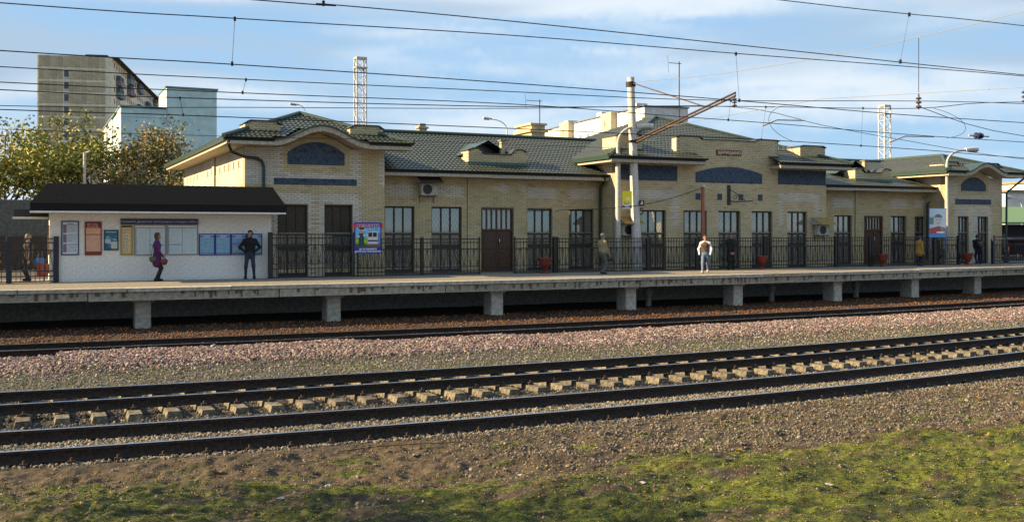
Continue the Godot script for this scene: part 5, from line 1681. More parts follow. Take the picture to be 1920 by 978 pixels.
func masts_and_wires() -> void:
	var conc := grainy("pole_concrete", 0.85, 0.8, "grain", "bump_fine", 0.3)
	# concrete catenary mast with its bracket
	var t := thing("catenary_mast", "leaning grey concrete mast with a rusty bracket arm in front of the middle block", "mast", Vector3(23.66, PLAT, -37.1))
	var m := MB.new()
	m.col = Color(0.70, 0.67, 0.60)
	m.tube([Vector3(0, 0, 0), Vector3(-0.13, 3, 0), Vector3(-0.34, 8.3, 0)], 0.22, 0.155, 16)
	part("pole", m, conc, t)
	m = MB.new()
	m.col = Color(0.80, 0.79, 0.76)
	m.tube([Vector3(0.002, 0.01, 0), Vector3(-0.05, 1.3, 0)], 0.228, 0.220, 16, false)
	part("whitewash", m, conc, t)
	var rust := grainy("rusty_steel", 0.7, 1.2, "grain_strong", "", 0.5, 0.3)
	m = MB.new()
	m.col = Color(0.13, 0.08, 0.05)
	var a0 := Vector3(-0.2, 5.55, 0.2); var a1 := Vector3(0.25, 6.83, 6.4)
	m.tube([a0 + Vector3(0, 0.06, 0), a1 + Vector3(0, 0.06, 0)], 0.045, 0.04, 6); m.tube([a0 - Vector3(0, 0.06, 0), a1 - Vector3(0, 0.06, 0)], 0.045, 0.04, 6)
	for i in 9: m.tube([a0.lerp(a1, i / 8.0) + Vector3(0, 0.06, 0), a0.lerp(a1, i / 8.0) - Vector3(0, 0.06, 0)], 0.02, 0.02, 4)
	part("bracket_arm", m, rust, t)
	m = MB.new()
	m.col = Color(0.22, 0.13, 0.09)
	m.tube([Vector3(-0.33, 8.05, 0.1), a0.lerp(a1, 0.72) + Vector3(0, 0.08, 0)], 0.028, 0.028, 6)
	part("tie_rod", m, rust, t)
	m = MB.new()
	m.col = Color(0.06, 0.05, 0.045)
	for y in [5.55, 7.95, 8.05]:
		var c := Vector3(-0.045 * y + 0.02, y, 0)
		m.tube([c - Vector3(0, 0.05, 0), c + Vector3(0, 0.05, 0)], 0.21, 0.21, 14)
	part("collar", m, rust, t)
	insulator(t, a1 + Vector3(0, -0.5, -0.05), 3, 0.1)
	var np := MB.new()
	np.col = Color(0.02, 0.02, 0.022)
	np.box(-0.06, 2.78, 0.21, 0.2, 3.02, 0.235)
	part("number_plate", np, grainy("painted_metal"), t)
	lettering(t, "4", Vector3(0.07, 2.9, 0.237), 0.17, Color(0.7, 0.7, 0.7))
	lettering(t, "5", Vector3(0.07, 2.55, 0.226), 0.3, Color(0.02, 0.02, 0.02))
	# lamp posts
	lamp_post("slim street lamp left of the concrete mast, with a yellow sign on it", Vector3(22.68, PLAT, -37.1), 6.15, Vector3(0.75, 0, 0.1), 0.1, Color(0.60, 0.57, 0.50), 5.05)
	lamp_post("street lamp standing by the child poster at the far wing", Vector3(42.26, PLAT, -37.1), 5.85, Vector3(1.1, 0, 0.1), 0.1, Color(0.56, 0.53, 0.45), 3.7)
	lamp_post("thin street lamp beyond the trees at the left edge", Vector3(-1.2, 1.4, -60), 6.8, Vector3(0.05, 0, 0.4), 0.08, Color(0.25, 0.25, 0.26), 0.0, 0.7)
	lamp_post("curved white street lamp above the set-back wing's roof", Vector3(32.9, 1.4, -70), 10.2, Vector3(-1.2, 0, 0.1), 0.07, Color(0.75, 0.74, 0.72), 0.0, 0.7)
	lamp_post("small street lamp above the green pavilion roof", Vector3(72.2, 1.4, -56), 4.4, Vector3(-1.2, 0, 0.1), 0.08, Color(0.7, 0.7, 0.68))
	lamp_post("small street lamp rising behind the left wing's roof", Vector3(18.6, 1.4, -75), 11.1, Vector3(-0.4, 0, 0.1), 0.05, Color(0.6, 0.6, 0.6), 0.0, 0.5)
	lattice_mast("white lattice mast behind the left wing's chimney block", Vector3(32.4, 1.4, -106.4), 20.4, 1.05)
	lattice_mast("white lattice mast rising over the far wing's roofs", Vector3(99.1, 1.4, -96.8), 17.7, 1.0)
	# rust red post behind the walking girl, with its cable to the concrete mast
	t = thing("red_post", "slim rust red post with a small cap lamp behind the walking girl", "post", Vector3(27.09, PLAT, -37.1))
	m = MB.new()
	m.col = Color(0.36, 0.11, 0.06)
	m.tube([Vector3.ZERO, Vector3(0, 3.62, 0)], 0.1, 0.085, 10)
	part("pole", m, grainy("painted_metal"), t)
	m = MB.new()
	m.col = Color(0.6, 0.5, 0.4)
	m.lathe([Vector2(0.09, 3.63), Vector2(0.11, 3.7), Vector2(0.02, 3.82)], Vector3.ZERO, 10); m.tube([Vector3(0.05, 3.66, 0.05), Vector3(0.3, 3.6, 0.1)], 0.05, 0.03, 6)
	part("cap", m, grainy("painted_metal"), t)
	m = MB.new()
	m.col = Color(0.03, 0.03, 0.03)
	var cab := []
	for i in 13:
		var q := i / 12.0
		cab.append(Vector3(27.05, 5.1, -37.0).lerp(Vector3(23.55, 4.25, -36.86), q) - Vector3(0, 0.35 * q * (1 - q), 0))
	cab.append_array([Vector3(23.3, 4.22, -36.86), Vector3(22.0, 4.1, -37.3), Vector3(20.2, 4.05, -37.6), Vector3(19.9, 3.98, -37.6)])
	m.tube(cab, 0.016, 0.016, 5)
	solo("cable", m, grainy("painted_metal"), "black cable slung from the red post to the concrete mast", "cable")
	m = MB.new()
	m.col = Color(0.62, 0.57, 0.5)
	m.tube([Vector3.ZERO, Vector3(0, 5.9, 0)], 0.1, 0.07, 8); m.tube([Vector3(0, 5.85, 0), Vector3(0.25, 5.95, 0.1)], 0.06, 0.05, 6)
	solo("utility_pole", m, conc, "thin white pole between the two biggest trees", "pole", Vector3(2.6, 1.4, -58))
	# overhead lines
	wire_line("contact and messenger wire over the nearest track", [[[-10.97, 6.42], [3.03, 6.62], [4.13, 6.66], [7.33, 6.68], [14.15, 6.64], [19.9, 6.61], [35.9, 6.58]], [[-12.0, 7.5], [-0.92, 7.53], [13.08, 7.6], [16.37, 7.64], [19.9, 7.7], [35.9, 7.81]]], -15.4, [[4.1, 4.1], [16.2, 16.45]], 0.0095)
	wire_line("contact and messenger wire over the middle track", [[[-14.46, 6.19], [-0.46, 6.25], [3.44, 6.29], [9.29, 6.3], [15.13, 6.26], [20.35, 6.19], [25.2, 6.19], [41.2, 6.19]], [[-14.46, 6.94], [-0.46, 7.07], [3.49, 7.16], [9.29, 7.32], [15.2, 7.38], [23.92, 7.49], [39.92, 7.57]]], -19.5, [[3.44, 3.49], [15.3, 15.2]])
	wire_line("contact and messenger wire over the platform track", [[[-14.66, 6.07], [-0.66, 6.16], [3.65, 6.23], [13.38, 6.3], [18.22, 6.31], [23.28, 6.33], [30.83, 6.24], [36.32, 6.11], [52.32, 5.96]], [[-14.66, 6.6], [-0.66, 6.65], [3.6, 6.69], [13.38, 6.97], [21.9, 7.43], [30.19, 7.79], [35.85, 8.34], [51.85, 8.96]]], -28.1, [[3.68, 3.6], [23.0, 23.2], [27.6, 27.7]], 0.014)
	wire_line("feeder wire pair between the platform track and the middle track", [[[-14.59, 6.36], [-0.59, 6.43], [4.71, 6.5], [11.9, 6.62], [17.14, 6.55], [21.13, 6.5], [26.09, 6.4], [32.31, 6.35], [48.31, 6.3]], [[-14.56, 6.7], [-0.56, 6.77], [4.6, 6.83], [11.43, 6.95], [18.74, 7.1], [30.48, 7.68], [46.48, 8.0]]], -25.0, [[4.66, 4.74], [19.2, 19.3]], 0.012)
	wire_line("single wire dropping from the bracket's insulator over the platform edge", [[[-14.74, 6.38], [-0.74, 6.63], [6.29, 6.95], [15.0, 7.37], [24.29, 7.92], [28.94, 7.41], [32.87, 7.03], [40.71, 6.41], [56.71, 5.9]]], -31.5, [], 0.012)
	wire_line("thin low wire crossing in front of the wing's wavy hood", [[[-14.84, 6.33], [-0.84, 6.38], [7.18, 6.45], [11.47, 6.54], [14.88, 6.55], [21.78, 6.59]]], -36.0, [], 0.009)
	wire_line("short wire slanting down at the upper right corner", [[[23.45, 6.78], [28.0, 6.1], [40.0, 5.9]]], -21.6, [], 0.011)
	# cross span from the mast over the tracks, with its hangers
	t = thing("cross_span", "cable spanning across all the tracks from the concrete mast's top, with two hangers", "overhead wire")
	var wm := flat("wire", Color(0.018, 0.018, 0.022), 0.5, 0.5)
	var gm := flat("span_cable", Color(0.25, 0.27, 0.30), 0.5, 0.5)
	m = MB.new()
	var sp := []
	for i in 13:
		var q := i / 12.0
		var zz := lerpf(-37.0, 4.0, q)
		sp.append(Vector3(23.35, 8.78 + 0.0036 * (zz + 22.5) * (zz + 22.5), zz))
	m.tube(sp, 0.011, 0.009, 5)
	part("head_cable", m, gm, t)
	m = MB.new()
	m.tube([Vector3(23.4, 7.4, -34.5), Vector3(23.4, 7.43, -30.9), Vector3(23.45, 7.48, -25.6), Vector3(23.5, 6.9, -18.0), Vector3(23.5, 6.7, -8.0)], 0.009, 0.009, 5)
	part("lower_cable", m, gm, t)
	for q in [[-21.6, 6.75, 8.78], [-18.1, 6.5, 8.84]]:
		m = MB.new()
		m.tube([Vector3(23.45, q[1] + 0.45, q[0]), Vector3(23.45, q[2], q[0])], 0.01, 0.01, 5)
		part("hanger", m, wm, t)
		insulator(t, Vector3(23.45, q[1] - 0.05, q[0]), 3, 0.09)
	# jumper loops and the section insulator
	for q in [[Vector3(23.9, 7.55, -28.1), Vector3(22.9, 7.2, -28.1), Vector3(23.3, 6.6, -28.1), Vector3(24.4, 6.33, -28.1), "curved jumper wire above the middle block's gable"], [Vector3(31.3, 7.85, -28.1), Vector3(33.3, 7.6, -28.1), Vector3(33.6, 6.9, -28.1), Vector3(32.0, 6.75, -28.1), "curved jumper wire above the far street lamp"]]:
		m = MB.new()
		var c := Curve3D.new()
		for i in 4: c.add_point(q[i])
		var pts := []
		for i in 19:
			var s := i / 18.0
			var u := 1 - s
			pts.append(q[0] * u * u * u + q[1] * 3 * u * u * s + q[2] * 3 * u * s * s + q[3] * s * s * s)
		m.tube(pts, 0.009, 0.009, 5)
		solo("jumper_wire", m, wm, q[4], "wire")
	t = thing("section_insulator", "pair of dark blue insulator discs on the wire near the far street lamp", "insulator", Vector3(30.15, 6.5, -25.1))
	for s in [-0.09, 0.09]:
		m = MB.new()
		m.col = Color(0.02, 0.02, 0.07)
		m.tube([Vector3(s - 0.05, 0, 0), Vector3(s, 0, 0), Vector3(s + 0.05, 0, 0)], 0.115, 0.1, 14)
		part("disc", m, grainy("porcelain", 0.25, 1.0, "grain_soft"), t)
	m = MB.new()
	m.col = Color(0.5, 0.45, 0.35)
	m.tube([Vector3(-0.5, 0.0, 0), Vector3(0.5, -0.01, 0)], 0.03, 0.03, 6)
	part("rod", m, grainy("painted_metal"), t)
	for q in [[Vector3(24.6, 7.05, -30.0), Vector3(26.6, 7.35, -30.0), "upper"], [Vector3(28.9, 6.45, -28.0), Vector3(31.2, 6.75, -28.0), "lower"]]:
		m = MB.new()
		m.col = Color(0.42, 0.36, 0.30)
		m.tube([q[0], q[0].lerp(q[1], 0.35) + Vector3(0, 0.16, 0), q[1]], 0.03, 0.025, 6)
		solo("steady_arm", m, grainy("painted_metal"), "short %s steady arm rod on the wires above the set-back far wing" % q[2], "rod", Vector3.ZERO, "steady arms")
	# aerials
	for q in [[Vector3(30.61, 7.0, -60), 4.9, -1.0, "television aerial on a thin mast above the near set-back wing"], [Vector3(34.81, 7.6, -50), 5.6, -0.75, "tall thin aerial mast above the middle block's roof"]]:
		t = thing("aerial", q[3], "aerial", q[0])
		m = MB.new()
		m.col = Color(0.10, 0.08, 0.08)
		m.tube([Vector3(0, -1.0, 0), Vector3(0, q[1], 0)], 0.035, 0.03, 6)
		part("mast", m, rust, t)
		m = MB.new()
		m.col = Color(0.12, 0.1, 0.1)
		m.tube([Vector3(q[2], q[1] - 0.12, 0), Vector3(0.15, q[1] - 0.12, 0)], 0.02, 0.02, 5); m.tube([Vector3(q[2], q[1] - 0.7, 0), Vector3(q[2] - 0.08, q[1] + 0.3, 0)], 0.012, 0.012, 4)
		part("dipole", m, rust, t)
	m = MB.new()
	m.col = Color(0.45, 0.38, 0.25)
	m.bevel_box(-0.2, 0, -0.2, 0.2, 1.0, 0.2, 0.02); m.box(-0.26, 0.9, -0.26, 0.26, 0.99, 0.26); m.box(-0.15, 1.0, -0.15, 0.15, 1.15, 0.15)
	solo("chimney", m, grainy("soffit", 0.8, 0.7, "grain"), "small chimney on the ridge right of the lattice mast", "chimney", Vector3(17.15, 7.2, -46.2))

# ---------------------------------------------------------------- posters, urns, litter
func poster_image() -> Image:   # a cartoon: a man in uniform on grass beside a train front
	var im := paper(140, 120, Color(0.45, 0.68, 0.85))
	for i in 40: im.fill_rect(Rect2i(rng.randi_range(0, 120), rng.randi_range(0, 60), rng.randi_range(8, 40), rng.randi_range(2, 5)), Color(0.2, 0.5, 0.75).lerp(Color(0.75, 0.87, 0.9), rng.randf()))
	im.fill_rect(Rect2i(0, 72, 140, 34), Color(0.45, 0.66, 0.15)); im.fill_rect(Rect2i(0, 84, 140, 10), Color(0.62, 0.74, 0.25)); im.fill_rect(Rect2i(0, 104, 140, 16), Color(0.25, 0.3, 0.1))
	im.fill_rect(Rect2i(18, 50, 30, 66), Color(0.1, 0.2, 0.28)); im.fill_rect(Rect2i(26, 30, 16, 20), Color(0.75, 0.55, 0.45)); im.fill_rect(Rect2i(20, 20, 28, 10), Color(0.08, 0.1, 0.16)); im.fill_rect(Rect2i(16, 60, 6, 10), Color(0.9, 0.9, 0.9)); im.fill_rect(Rect2i(44, 54, 6, 10), Color(0.9, 0.9, 0.9)); im.fill_rect(Rect2i(31, 50, 4, 66), Color(0.18, 0.3, 0.38))
	im.fill_rect(Rect2i(68, 40, 58, 66), Color(0.78, 0.78, 0.76)); im.fill_rect(Rect2i(72, 46, 22, 22), Color(0.08, 0.08, 0.1)); im.fill_rect(Rect2i(98, 46, 22, 22), Color(0.08, 0.08, 0.1)); im.fill_rect(Rect2i(68, 84, 58, 8), Color(0.12, 0.16, 0.45)); im.fill_rect(Rect2i(126, 46, 14, 56), Color(0.3, 0.5, 0.7)); im.fill_rect(Rect2i(60, 104, 80, 12), Color(0.5, 0.3, 0.18))
	return im

func child_image() -> Image:   # a pale portrait of a child, red jumper, blue band below
	var w := 120; var h := 200
	var im := paper(w, h, Color(0.72, 0.80, 0.84))
	for y in h:
		for x in w:
			var p := Vector2(x - 62, y - 78)
			var c := Color(0.70, 0.79, 0.84).lerp(Color(0.84, 0.88, 0.90), clampf(float(x) / w, 0, 1))
			if x < 30 and y > 60 and y < 110: c = Color(0.40, 0.52, 0.50)
			if y > 122 + absf(x - 66) * 0.25: c = Color(0.66, 0.28, 0.28) if x < 78 else Color(0.62, 0.5, 0.5)
			if (p / Vector2(29, 38)).length() < 1: c = Color(0.80, 0.78, 0.74)
			if (p / Vector2(33, 40)).length() < 1 and y < 62 + sin(x * 0.6) * 3: c = Color(0.38, 0.43, 0.52)
			if (Vector2(x - 50, y - 76) / Vector2(5, 3)).length() < 1 or (Vector2(x - 74, y - 76) / Vector2(5, 3)).length() < 1: c = Color(0.2, 0.2, 0.25)
			if (Vector2(x - 61, y - 92) / Vector2(4, 2)).length() < 1: c = Color(0.66, 0.60, 0.56)
			if (Vector2(x - 60, y - 103) / Vector2(9, 2.5)).length() < 1: c = Color(0.62, 0.40, 0.40)
			if y > 176: c = Color(0.25, 0.55, 0.80)
			if (Vector2(x - 78, y - 166) / Vector2(32, 6)).length() < 1: c = Color(0.92, 0.92, 0.94)
			im.set_pixel(x, y, c)
	return im

func sun_image() -> Image:   # yellow advert with a white burst and a blue foot
	var im := paper(60, 110, Color(0.92, 0.84, 0.05))
	for y in 110:
		for x in 60:
			if (Vector2(x - 36, y - 50) / Vector2(16, 14)).length() < 1: im.set_pixel(x, y, Color(0.94, 0.9, 0.6))
			if absf(y - 76 + (x - 30) * 0.35) < 3 and x > 8 and x < 44: im.set_pixel(x, y, Color(0.62, 0.45, 0.15))
			if y > 84: im.set_pixel(x, y, Color(0.86, 0.88, 0.92))
			if y > 88 and y < 104 and (x < 14 or x > 44): im.set_pixel(x, y, Color(0.2, 0.3, 0.75))
	im.fill_rect(Rect2i(10, 66, 5, 7), Color(0.3, 0.25, 0.1)); im.fill_rect(Rect2i(20, 62, 4, 4), Color(0.3, 0.3, 0.2)); im.fill_rect(Rect2i(34, 58, 5, 4), Color(0.4, 0.4, 0.35))
	return im

func urn(label: String, at: Vector3, s: float) -> void:
	var m := MB.new()
	m.col = Color(0.20, 0.035, 0.02)
	m.lathe([Vector2(0.0, 0.0), Vector2(0.16, 0.0), Vector2(0.16, 0.05), Vector2(0.07, 0.1), Vector2(0.09, 0.16), Vector2(0.22, 0.34), Vector2(0.28, 0.56), Vector2(0.30, 0.58), Vector2(0.30, 0.62), Vector2(0.26, 0.62), Vector2(0.24, 0.55), Vector2(0.0, 0.5)], Vector3.ZERO, 14)
	for i in m.v.size(): m.v[i] *= s
	solo("litter_urn", m, grainy("painted_metal"), label, "urn", at, "red urns along the fence")

func small_things() -> void:
	var pm := grainy("painted_metal", 0.45, 1.0, "grain_soft")
	# warning poster hung on the fence
	var t := thing("warning_poster", "blue framed warning poster with a train and a man in uniform, hung on the fence", "poster", Vector3(11.425, 2.31, -36.55))
	var m := MB.new()
	m.col = Color(0.012, 0.02, 0.30)
	m.bevel_box(-0.525, 0, -0.02, 0.525, 1.17, 0.01, 0.006)
	part("plate", m, pm, t)
	m = MB.new()
	m.quad_uv(Vector3(-0.48, 0.245, 0.0125), Vector3(0.48, 0.245, 0.0125), Vector3(0.48, 1.12, 0.0125), Vector3(-0.48, 1.12, 0.0125))
	part("picture", m, print_material("poster", poster_image()), t)
	lettering(t, "ВНИМАНИЕ", Vector3(0, 1.04, 0.018), 0.17, Color(0.5, 0.02, 0.03), 0.95)
	lettering(t, "НЕ ОСТАВЛЯЙТЕ", Vector3(0, 0.165, 0.016), 0.065, Color(0.8, 0.82, 0.85))
	lettering(t, "ДЕТЕЙ БЕЗ ПРИСМОТРА!", Vector3(0, 0.075, 0.016), 0.065, Color(0.8, 0.82, 0.85))
	t = thing("portrait_poster", "pale blue poster with a child's face, standing on the far fence", "poster", Vector3(40.93, 2.83, -36.5))
	m = MB.new()
	m.col = Color(0.10, 0.14, 0.32)
	m.bevel_box(-0.6, 0, -0.03, 0.6, 1.46, 0.01, 0.006); m.box(-0.5, -0.6, -0.06, -0.45, 1.2, -0.031); m.box(0.45, -0.6, -0.06, 0.5, 1.2, -0.031)
	part("plate", m, pm, t)
	m = MB.new()
	m.quad_uv(Vector3(-0.58, 0.02, 0.0125), Vector3(0.58, 0.02, 0.0125), Vector3(0.58, 1.44, 0.0125), Vector3(-0.58, 1.44, 0.0125))
	part("picture", m, print_material("child", child_image()), t)
	t = thing("advert_sign", "small yellow sign on brackets between the lamp post and the concrete mast", "sign", Vector3(23.07, 4.1, -37.0))
	m = MB.new()
	m.col = Color(0.5, 0.48, 0.3)
	m.box(-0.24, 0, -0.02, 0.24, 0.76, 0.01); m.box(-0.42, 0.12, -0.012, -0.241, 0.15, 0.0); m.box(-0.42, 0.58, -0.012, -0.241, 0.61, 0.0)
	part("plate", m, pm, t)
	m = MB.new()
	m.quad_uv(Vector3(-0.235, 0.005, 0.0125), Vector3(0.235, 0.005, 0.0125), Vector3(0.235, 0.755, 0.0125), Vector3(-0.235, 0.755, 0.0125))
	part("picture", m, print_material("sun_advert", sun_image()), t)
	urn("red litter urn by the thick fence post right of the near double doors", Vector3(18.75, PLAT, -36.25), 1.0)
	urn("red litter urn on the platform behind the dark coated person", Vector3(29.65, PLAT, -36.2), 0.95)
	urn("red litter urn in front of the far double doors", Vector3(36.95, PLAT, -36.2), 0.95)
	urn("red litter urn at the gap in the fence by the far wing", Vector3(42.75, PLAT, -36.25), 0.95)
	# tilted red board at the left fence
	t = thing("red_sign_board", "tilted dark red board on a thin stake behind the left fence", "sign", Vector3(0.42, PLAT, -37.3))
	m = MB.new()
	m.col = Color(0.20, 0.03, 0.025)
	m.slab(PackedVector2Array([Vector2(-0.22, 0.22), Vector2(0.1, 0.2), Vector2(0.3, 0.58), Vector2(-0.2, 0.66)]), -0.02, 0.02)
	part("board", m, pm, t)
	m = MB.new()
	m.col = Color(0.1, 0.1, 0.12)
	m.box(-0.02, 0, -0.06, 0.02, 0.62, -0.021)
	part("stake", m, pm, t)
	# fallen leaves, scraps and sticks lying on the near bank: few, and each its own
	var lf := MB.new()
	lf.col = Color(0.45, 0.26, 0.05)
	lf.tri(Vector3(0, 0.01, 0), Vector3(0.05, 0.045, 0.03), Vector3(0.12, 0.02, 0)); lf.tri(Vector3(0, 0.01, 0), Vector3(0.12, 0.02, 0), Vector3(0.06, 0.03, -0.045))
	lf.tri(Vector3(0.02, 0.01, 0.0), Vector3(0.02, 0.05, 0.05), Vector3(0.06, 0.02, 0.01)); lf.tri(Vector3(0.12, 0.02, 0), Vector3(0.05, 0.045, 0.03), Vector3(0.09, 0.07, 0.03))
	var leafm := lf.mesh()
	var spots := [[0.75, -14.2, "orange leaf beside the near rail at the left"], [16.2, -13.6, "orange leaf beside the near rail at the right"], [12.9, -10.6, "brown leaf on the dark moss at the right"], [9.1, -11.5, "yellow leaf on the crest of the moss bank"], [6.4, -13.2, "yellow leaf on the gravel bank"], [4.2, -11.1, "orange leaf on the bare soil at the bottom edge"]]
	for s in spots:
		var o := solo("fallen_leaf", leafm, grainy("leaf_litter", 0.7, 2.0, "grain"), s[2], "leaf", Vector3(s[0], ground_h(s[0], s[1]) + 0.01, s[1]), "fallen leaves")
		o.rotation.y = rng.randf() * TAU
	var sm := MB.new()
	sm.col = Color(0.36, 0.35, 0.32)
	for q in 7:
		var a := TAU * q / 7.0; var b := TAU * (q + 1) / 7.0
		var ra: float = [0.07, 0.05, 0.085, 0.06, 0.04, 0.075, 0.055][q]; var rb: float = [0.05, 0.085, 0.06, 0.04, 0.075, 0.055, 0.07][q]
		sm.tri(Vector3(0, 0.03, 0), Vector3(cos(a) * ra, 0.006 + 0.012 * (q % 2), -sin(a) * ra * 0.6), Vector3(cos(b) * rb, 0.006 + 0.012 * ((q + 1) % 2), -sin(b) * rb * 0.6))
	var scrap := sm.mesh()
	for s in [[6.9, -10.7, "pale scrap on the moss near the bottom edge, right of centre"], [3.35, -12.35, "pale scrap on the bare soil at lower left"], [4.9, -13.5, "flat pale stone at the edge of the soil by the rail"], [8.9, -9.6, "pale scrap in the dark moss at lower right"], [2.6, -11.6, "white scrap at the bottom edge left of centre"], [5.9, -12.1, "grey flat stone at the foot of the gravel bank"]]:
		var o := solo("litter_scrap", scrap, grainy("concrete"), s[2], "litter", Vector3(s[0], ground_h(s[0], s[1]) + 0.004, s[1]), "pale scraps on the bank")
		o.rotation.y = rng.randf() * TAU
	m = MB.new()
	m.col = Color(0.28, 0.19, 0.11)
	m.tube([Vector3(4.0, 0.03, -14.05), Vector3(4.5, 0.06, -13.98), Vector3(5.2, 0.03, -14.02), Vector3(5.9, 0.02, -13.9)], 0.012, 0.008, 5)
	solo("dry_stick", m, grainy("bark"), "thin dry stick lying along the near rail", "stick")

# ---------------------------------------------------------------- people
# A body as a field of tapered capsules joined with a smooth minimum, meshed as surface nets.
func blob_mesh(mb: MB, bones: Array, cell: float, blend: float) -> void:
	var lo := Vector3.ONE * 1e9; var hi := -lo
	for b in bones:
		var r := Vector3.ONE * (maxf(b[2], b[3]) + blend + 2 * cell)
		lo = lo.min(b[0].min(b[1]) - r); hi = hi.max(b[0].max(b[1]) + r)
	var n := Vector3i(((hi - lo) / cell).ceil()) + Vector3i.ONE
	var sx := 1; var sy := n.x; var sz := n.x * n.y
	var f := PackedFloat32Array(); f.resize(sz * n.z); f.fill(1.0)
	var near := PackedFloat32Array(); near.resize(sz * n.z); near.fill(1.0)
	var who := PackedByteArray(); who.resize(sz * n.z)
	for bi in bones.size():
		var b: Array = bones[bi]
		var a: Vector3 = b[0]; var ba: Vector3 = b[1] - b[0]
		var ra: float = b[2]; var rb: float = b[3]
		var sq: Vector3 = b[5] if b.size() > 5 else Vector3.ONE   # squash: distances scaled per axis
		var L2 := maxf(1e-8, (ba * sq).length_squared())
		var r := Vector3.ONE * (maxf(ra, rb) + blend + cell) / Vector3(minf(sq.x, 1), minf(sq.y, 1), minf(sq.z, 1))
		var i0 := Vector3i(((a.min(b[1]) - r - lo) / cell).floor()).clamp(Vector3i.ZERO, n - Vector3i.ONE); var i1 := Vector3i(((a.max(b[1]) + r - lo) / cell).ceil()).clamp(Vector3i.ZERO, n - Vector3i.ONE)
		for z in range(i0.z, i1.z + 1):
			for y in range(i0.y, i1.y + 1):
				var row := z * sz + y * sy
				for x in range(i0.x, i1.x + 1):
					var p := (lo + Vector3(x, y, z) * cell - a) * sq
					var t := clampf(p.dot(ba * sq) / L2, 0.0, 1.0)
					var d := (p - ba * sq * t).length() - lerpf(ra, rb, t)
					var k := row + x
					if d < near[k]:
						near[k] = d; who[k] = bi
					var g := f[k]
					var h := maxf(blend - absf(g - d), 0.0) / blend
					f[k] = minf(g, d) - h * h * blend * 0.25
	# one vertex in every cell the surface crosses
	var at := {}
	var grad := func(k: int) -> Vector3: return Vector3(f[k + sx] - f[k - sx], f[k + sy] - f[k - sy], f[k + sz] - f[k - sz])
	var off := [0, sx, sy, sx + sy, sz, sz + sx, sz + sy, sz + sx + sy]
	for z in range(1, n.z - 2):
		for y in range(1, n.y - 2):
			var row := z * sz + y * sy
			for x in range(1, n.x - 2):
				var k := row + x
				var inside := 0
				if f[k] < 0: inside += 1
				if f[k + sx] < 0: inside += 1
				if f[k + sy] < 0: inside += 1
				if f[k + sx + sy] < 0: inside += 1
				if f[k + sz] < 0: inside += 1
				if f[k + sz + sx] < 0: inside += 1
				if f[k + sz + sy] < 0: inside += 1
				if f[k + sz + sx + sy] < 0: inside += 1
				if inside == 0 or inside == 8: continue
				var s := Vector3.ZERO; var c := 0
				for e in [[0, 1], [2, 3], [4, 5], [6, 7], [0, 2], [1, 3], [4, 6], [5, 7], [0, 4], [1, 5], [2, 6], [3, 7]]:
					var fa: float = f[k + off[e[0]]]; var fb: float = f[k + off[e[1]]]
					if (fa < 0) != (fb < 0):
						var t := fa / (fa - fb)
						var pa := Vector3(e[0] & 1, (e[0] >> 1) & 1, e[0] >> 2); var pb := Vector3(e[1] & 1, (e[1] >> 1) & 1, e[1] >> 2)
						s += pa.lerp(pb, t); c += 1
				var best := k
				for o in off:
					if absf(f[k + o]) < absf(f[best]): best = k + o
				at[k] = [lo + (Vector3(x, y, z) + s / c) * cell, grad.call(k).normalized(), bones[who[best]][4]]
	for k in at:
		for ax in 3:
			var d: int = [sx, sy, sz][ax]; var u: int = [sy, sz, sx][ax]; var w: int = [sz, sx, sy][ax]
			var fa: float = f[k]; var fb: float = f[k + d]
			if (fa < 0) == (fb < 0): continue
			if not (at.has(k - u) and at.has(k - w) and at.has(k - u - w)): continue
			var q := [at[k], at[k - u], at[k - u - w], at[k - w]]
			if fa > 0: q.reverse()
			for tr in [[0, 1, 2], [0, 2, 3]]:
				var A: Array = q[tr[0]]; var B: Array = q[tr[1]]; var C: Array = q[tr[2]]
				mb.v.append(A[0]); mb.v.append(C[0]); mb.v.append(B[0])
				mb.n.append(A[1]); mb.n.append(C[1]); mb.n.append(B[1])
				mb.c.append(A[2]); mb.c.append(C[2]); mb.c.append(B[2])
				for i in 3: mb.uv.append(Vector2.ZERO)

func bend(a: Vector3, c: Vector3, l1: float, l2: float, pole: Vector3) -> Vector3:   # the elbow or knee between two ends
	var d := c - a
	var L := clampf(d.length(), 0.05, l1 + l2 - 0.002)
	var x := (l1 * l1 - l2 * l2 + L * L) / (2 * L)
	var h := sqrt(maxf(0.0, l1 * l1 - x * x))
	var dn := d.normalized()
	return a + dn * x + (pole - dn * pole.dot(dn)).normalized() * h

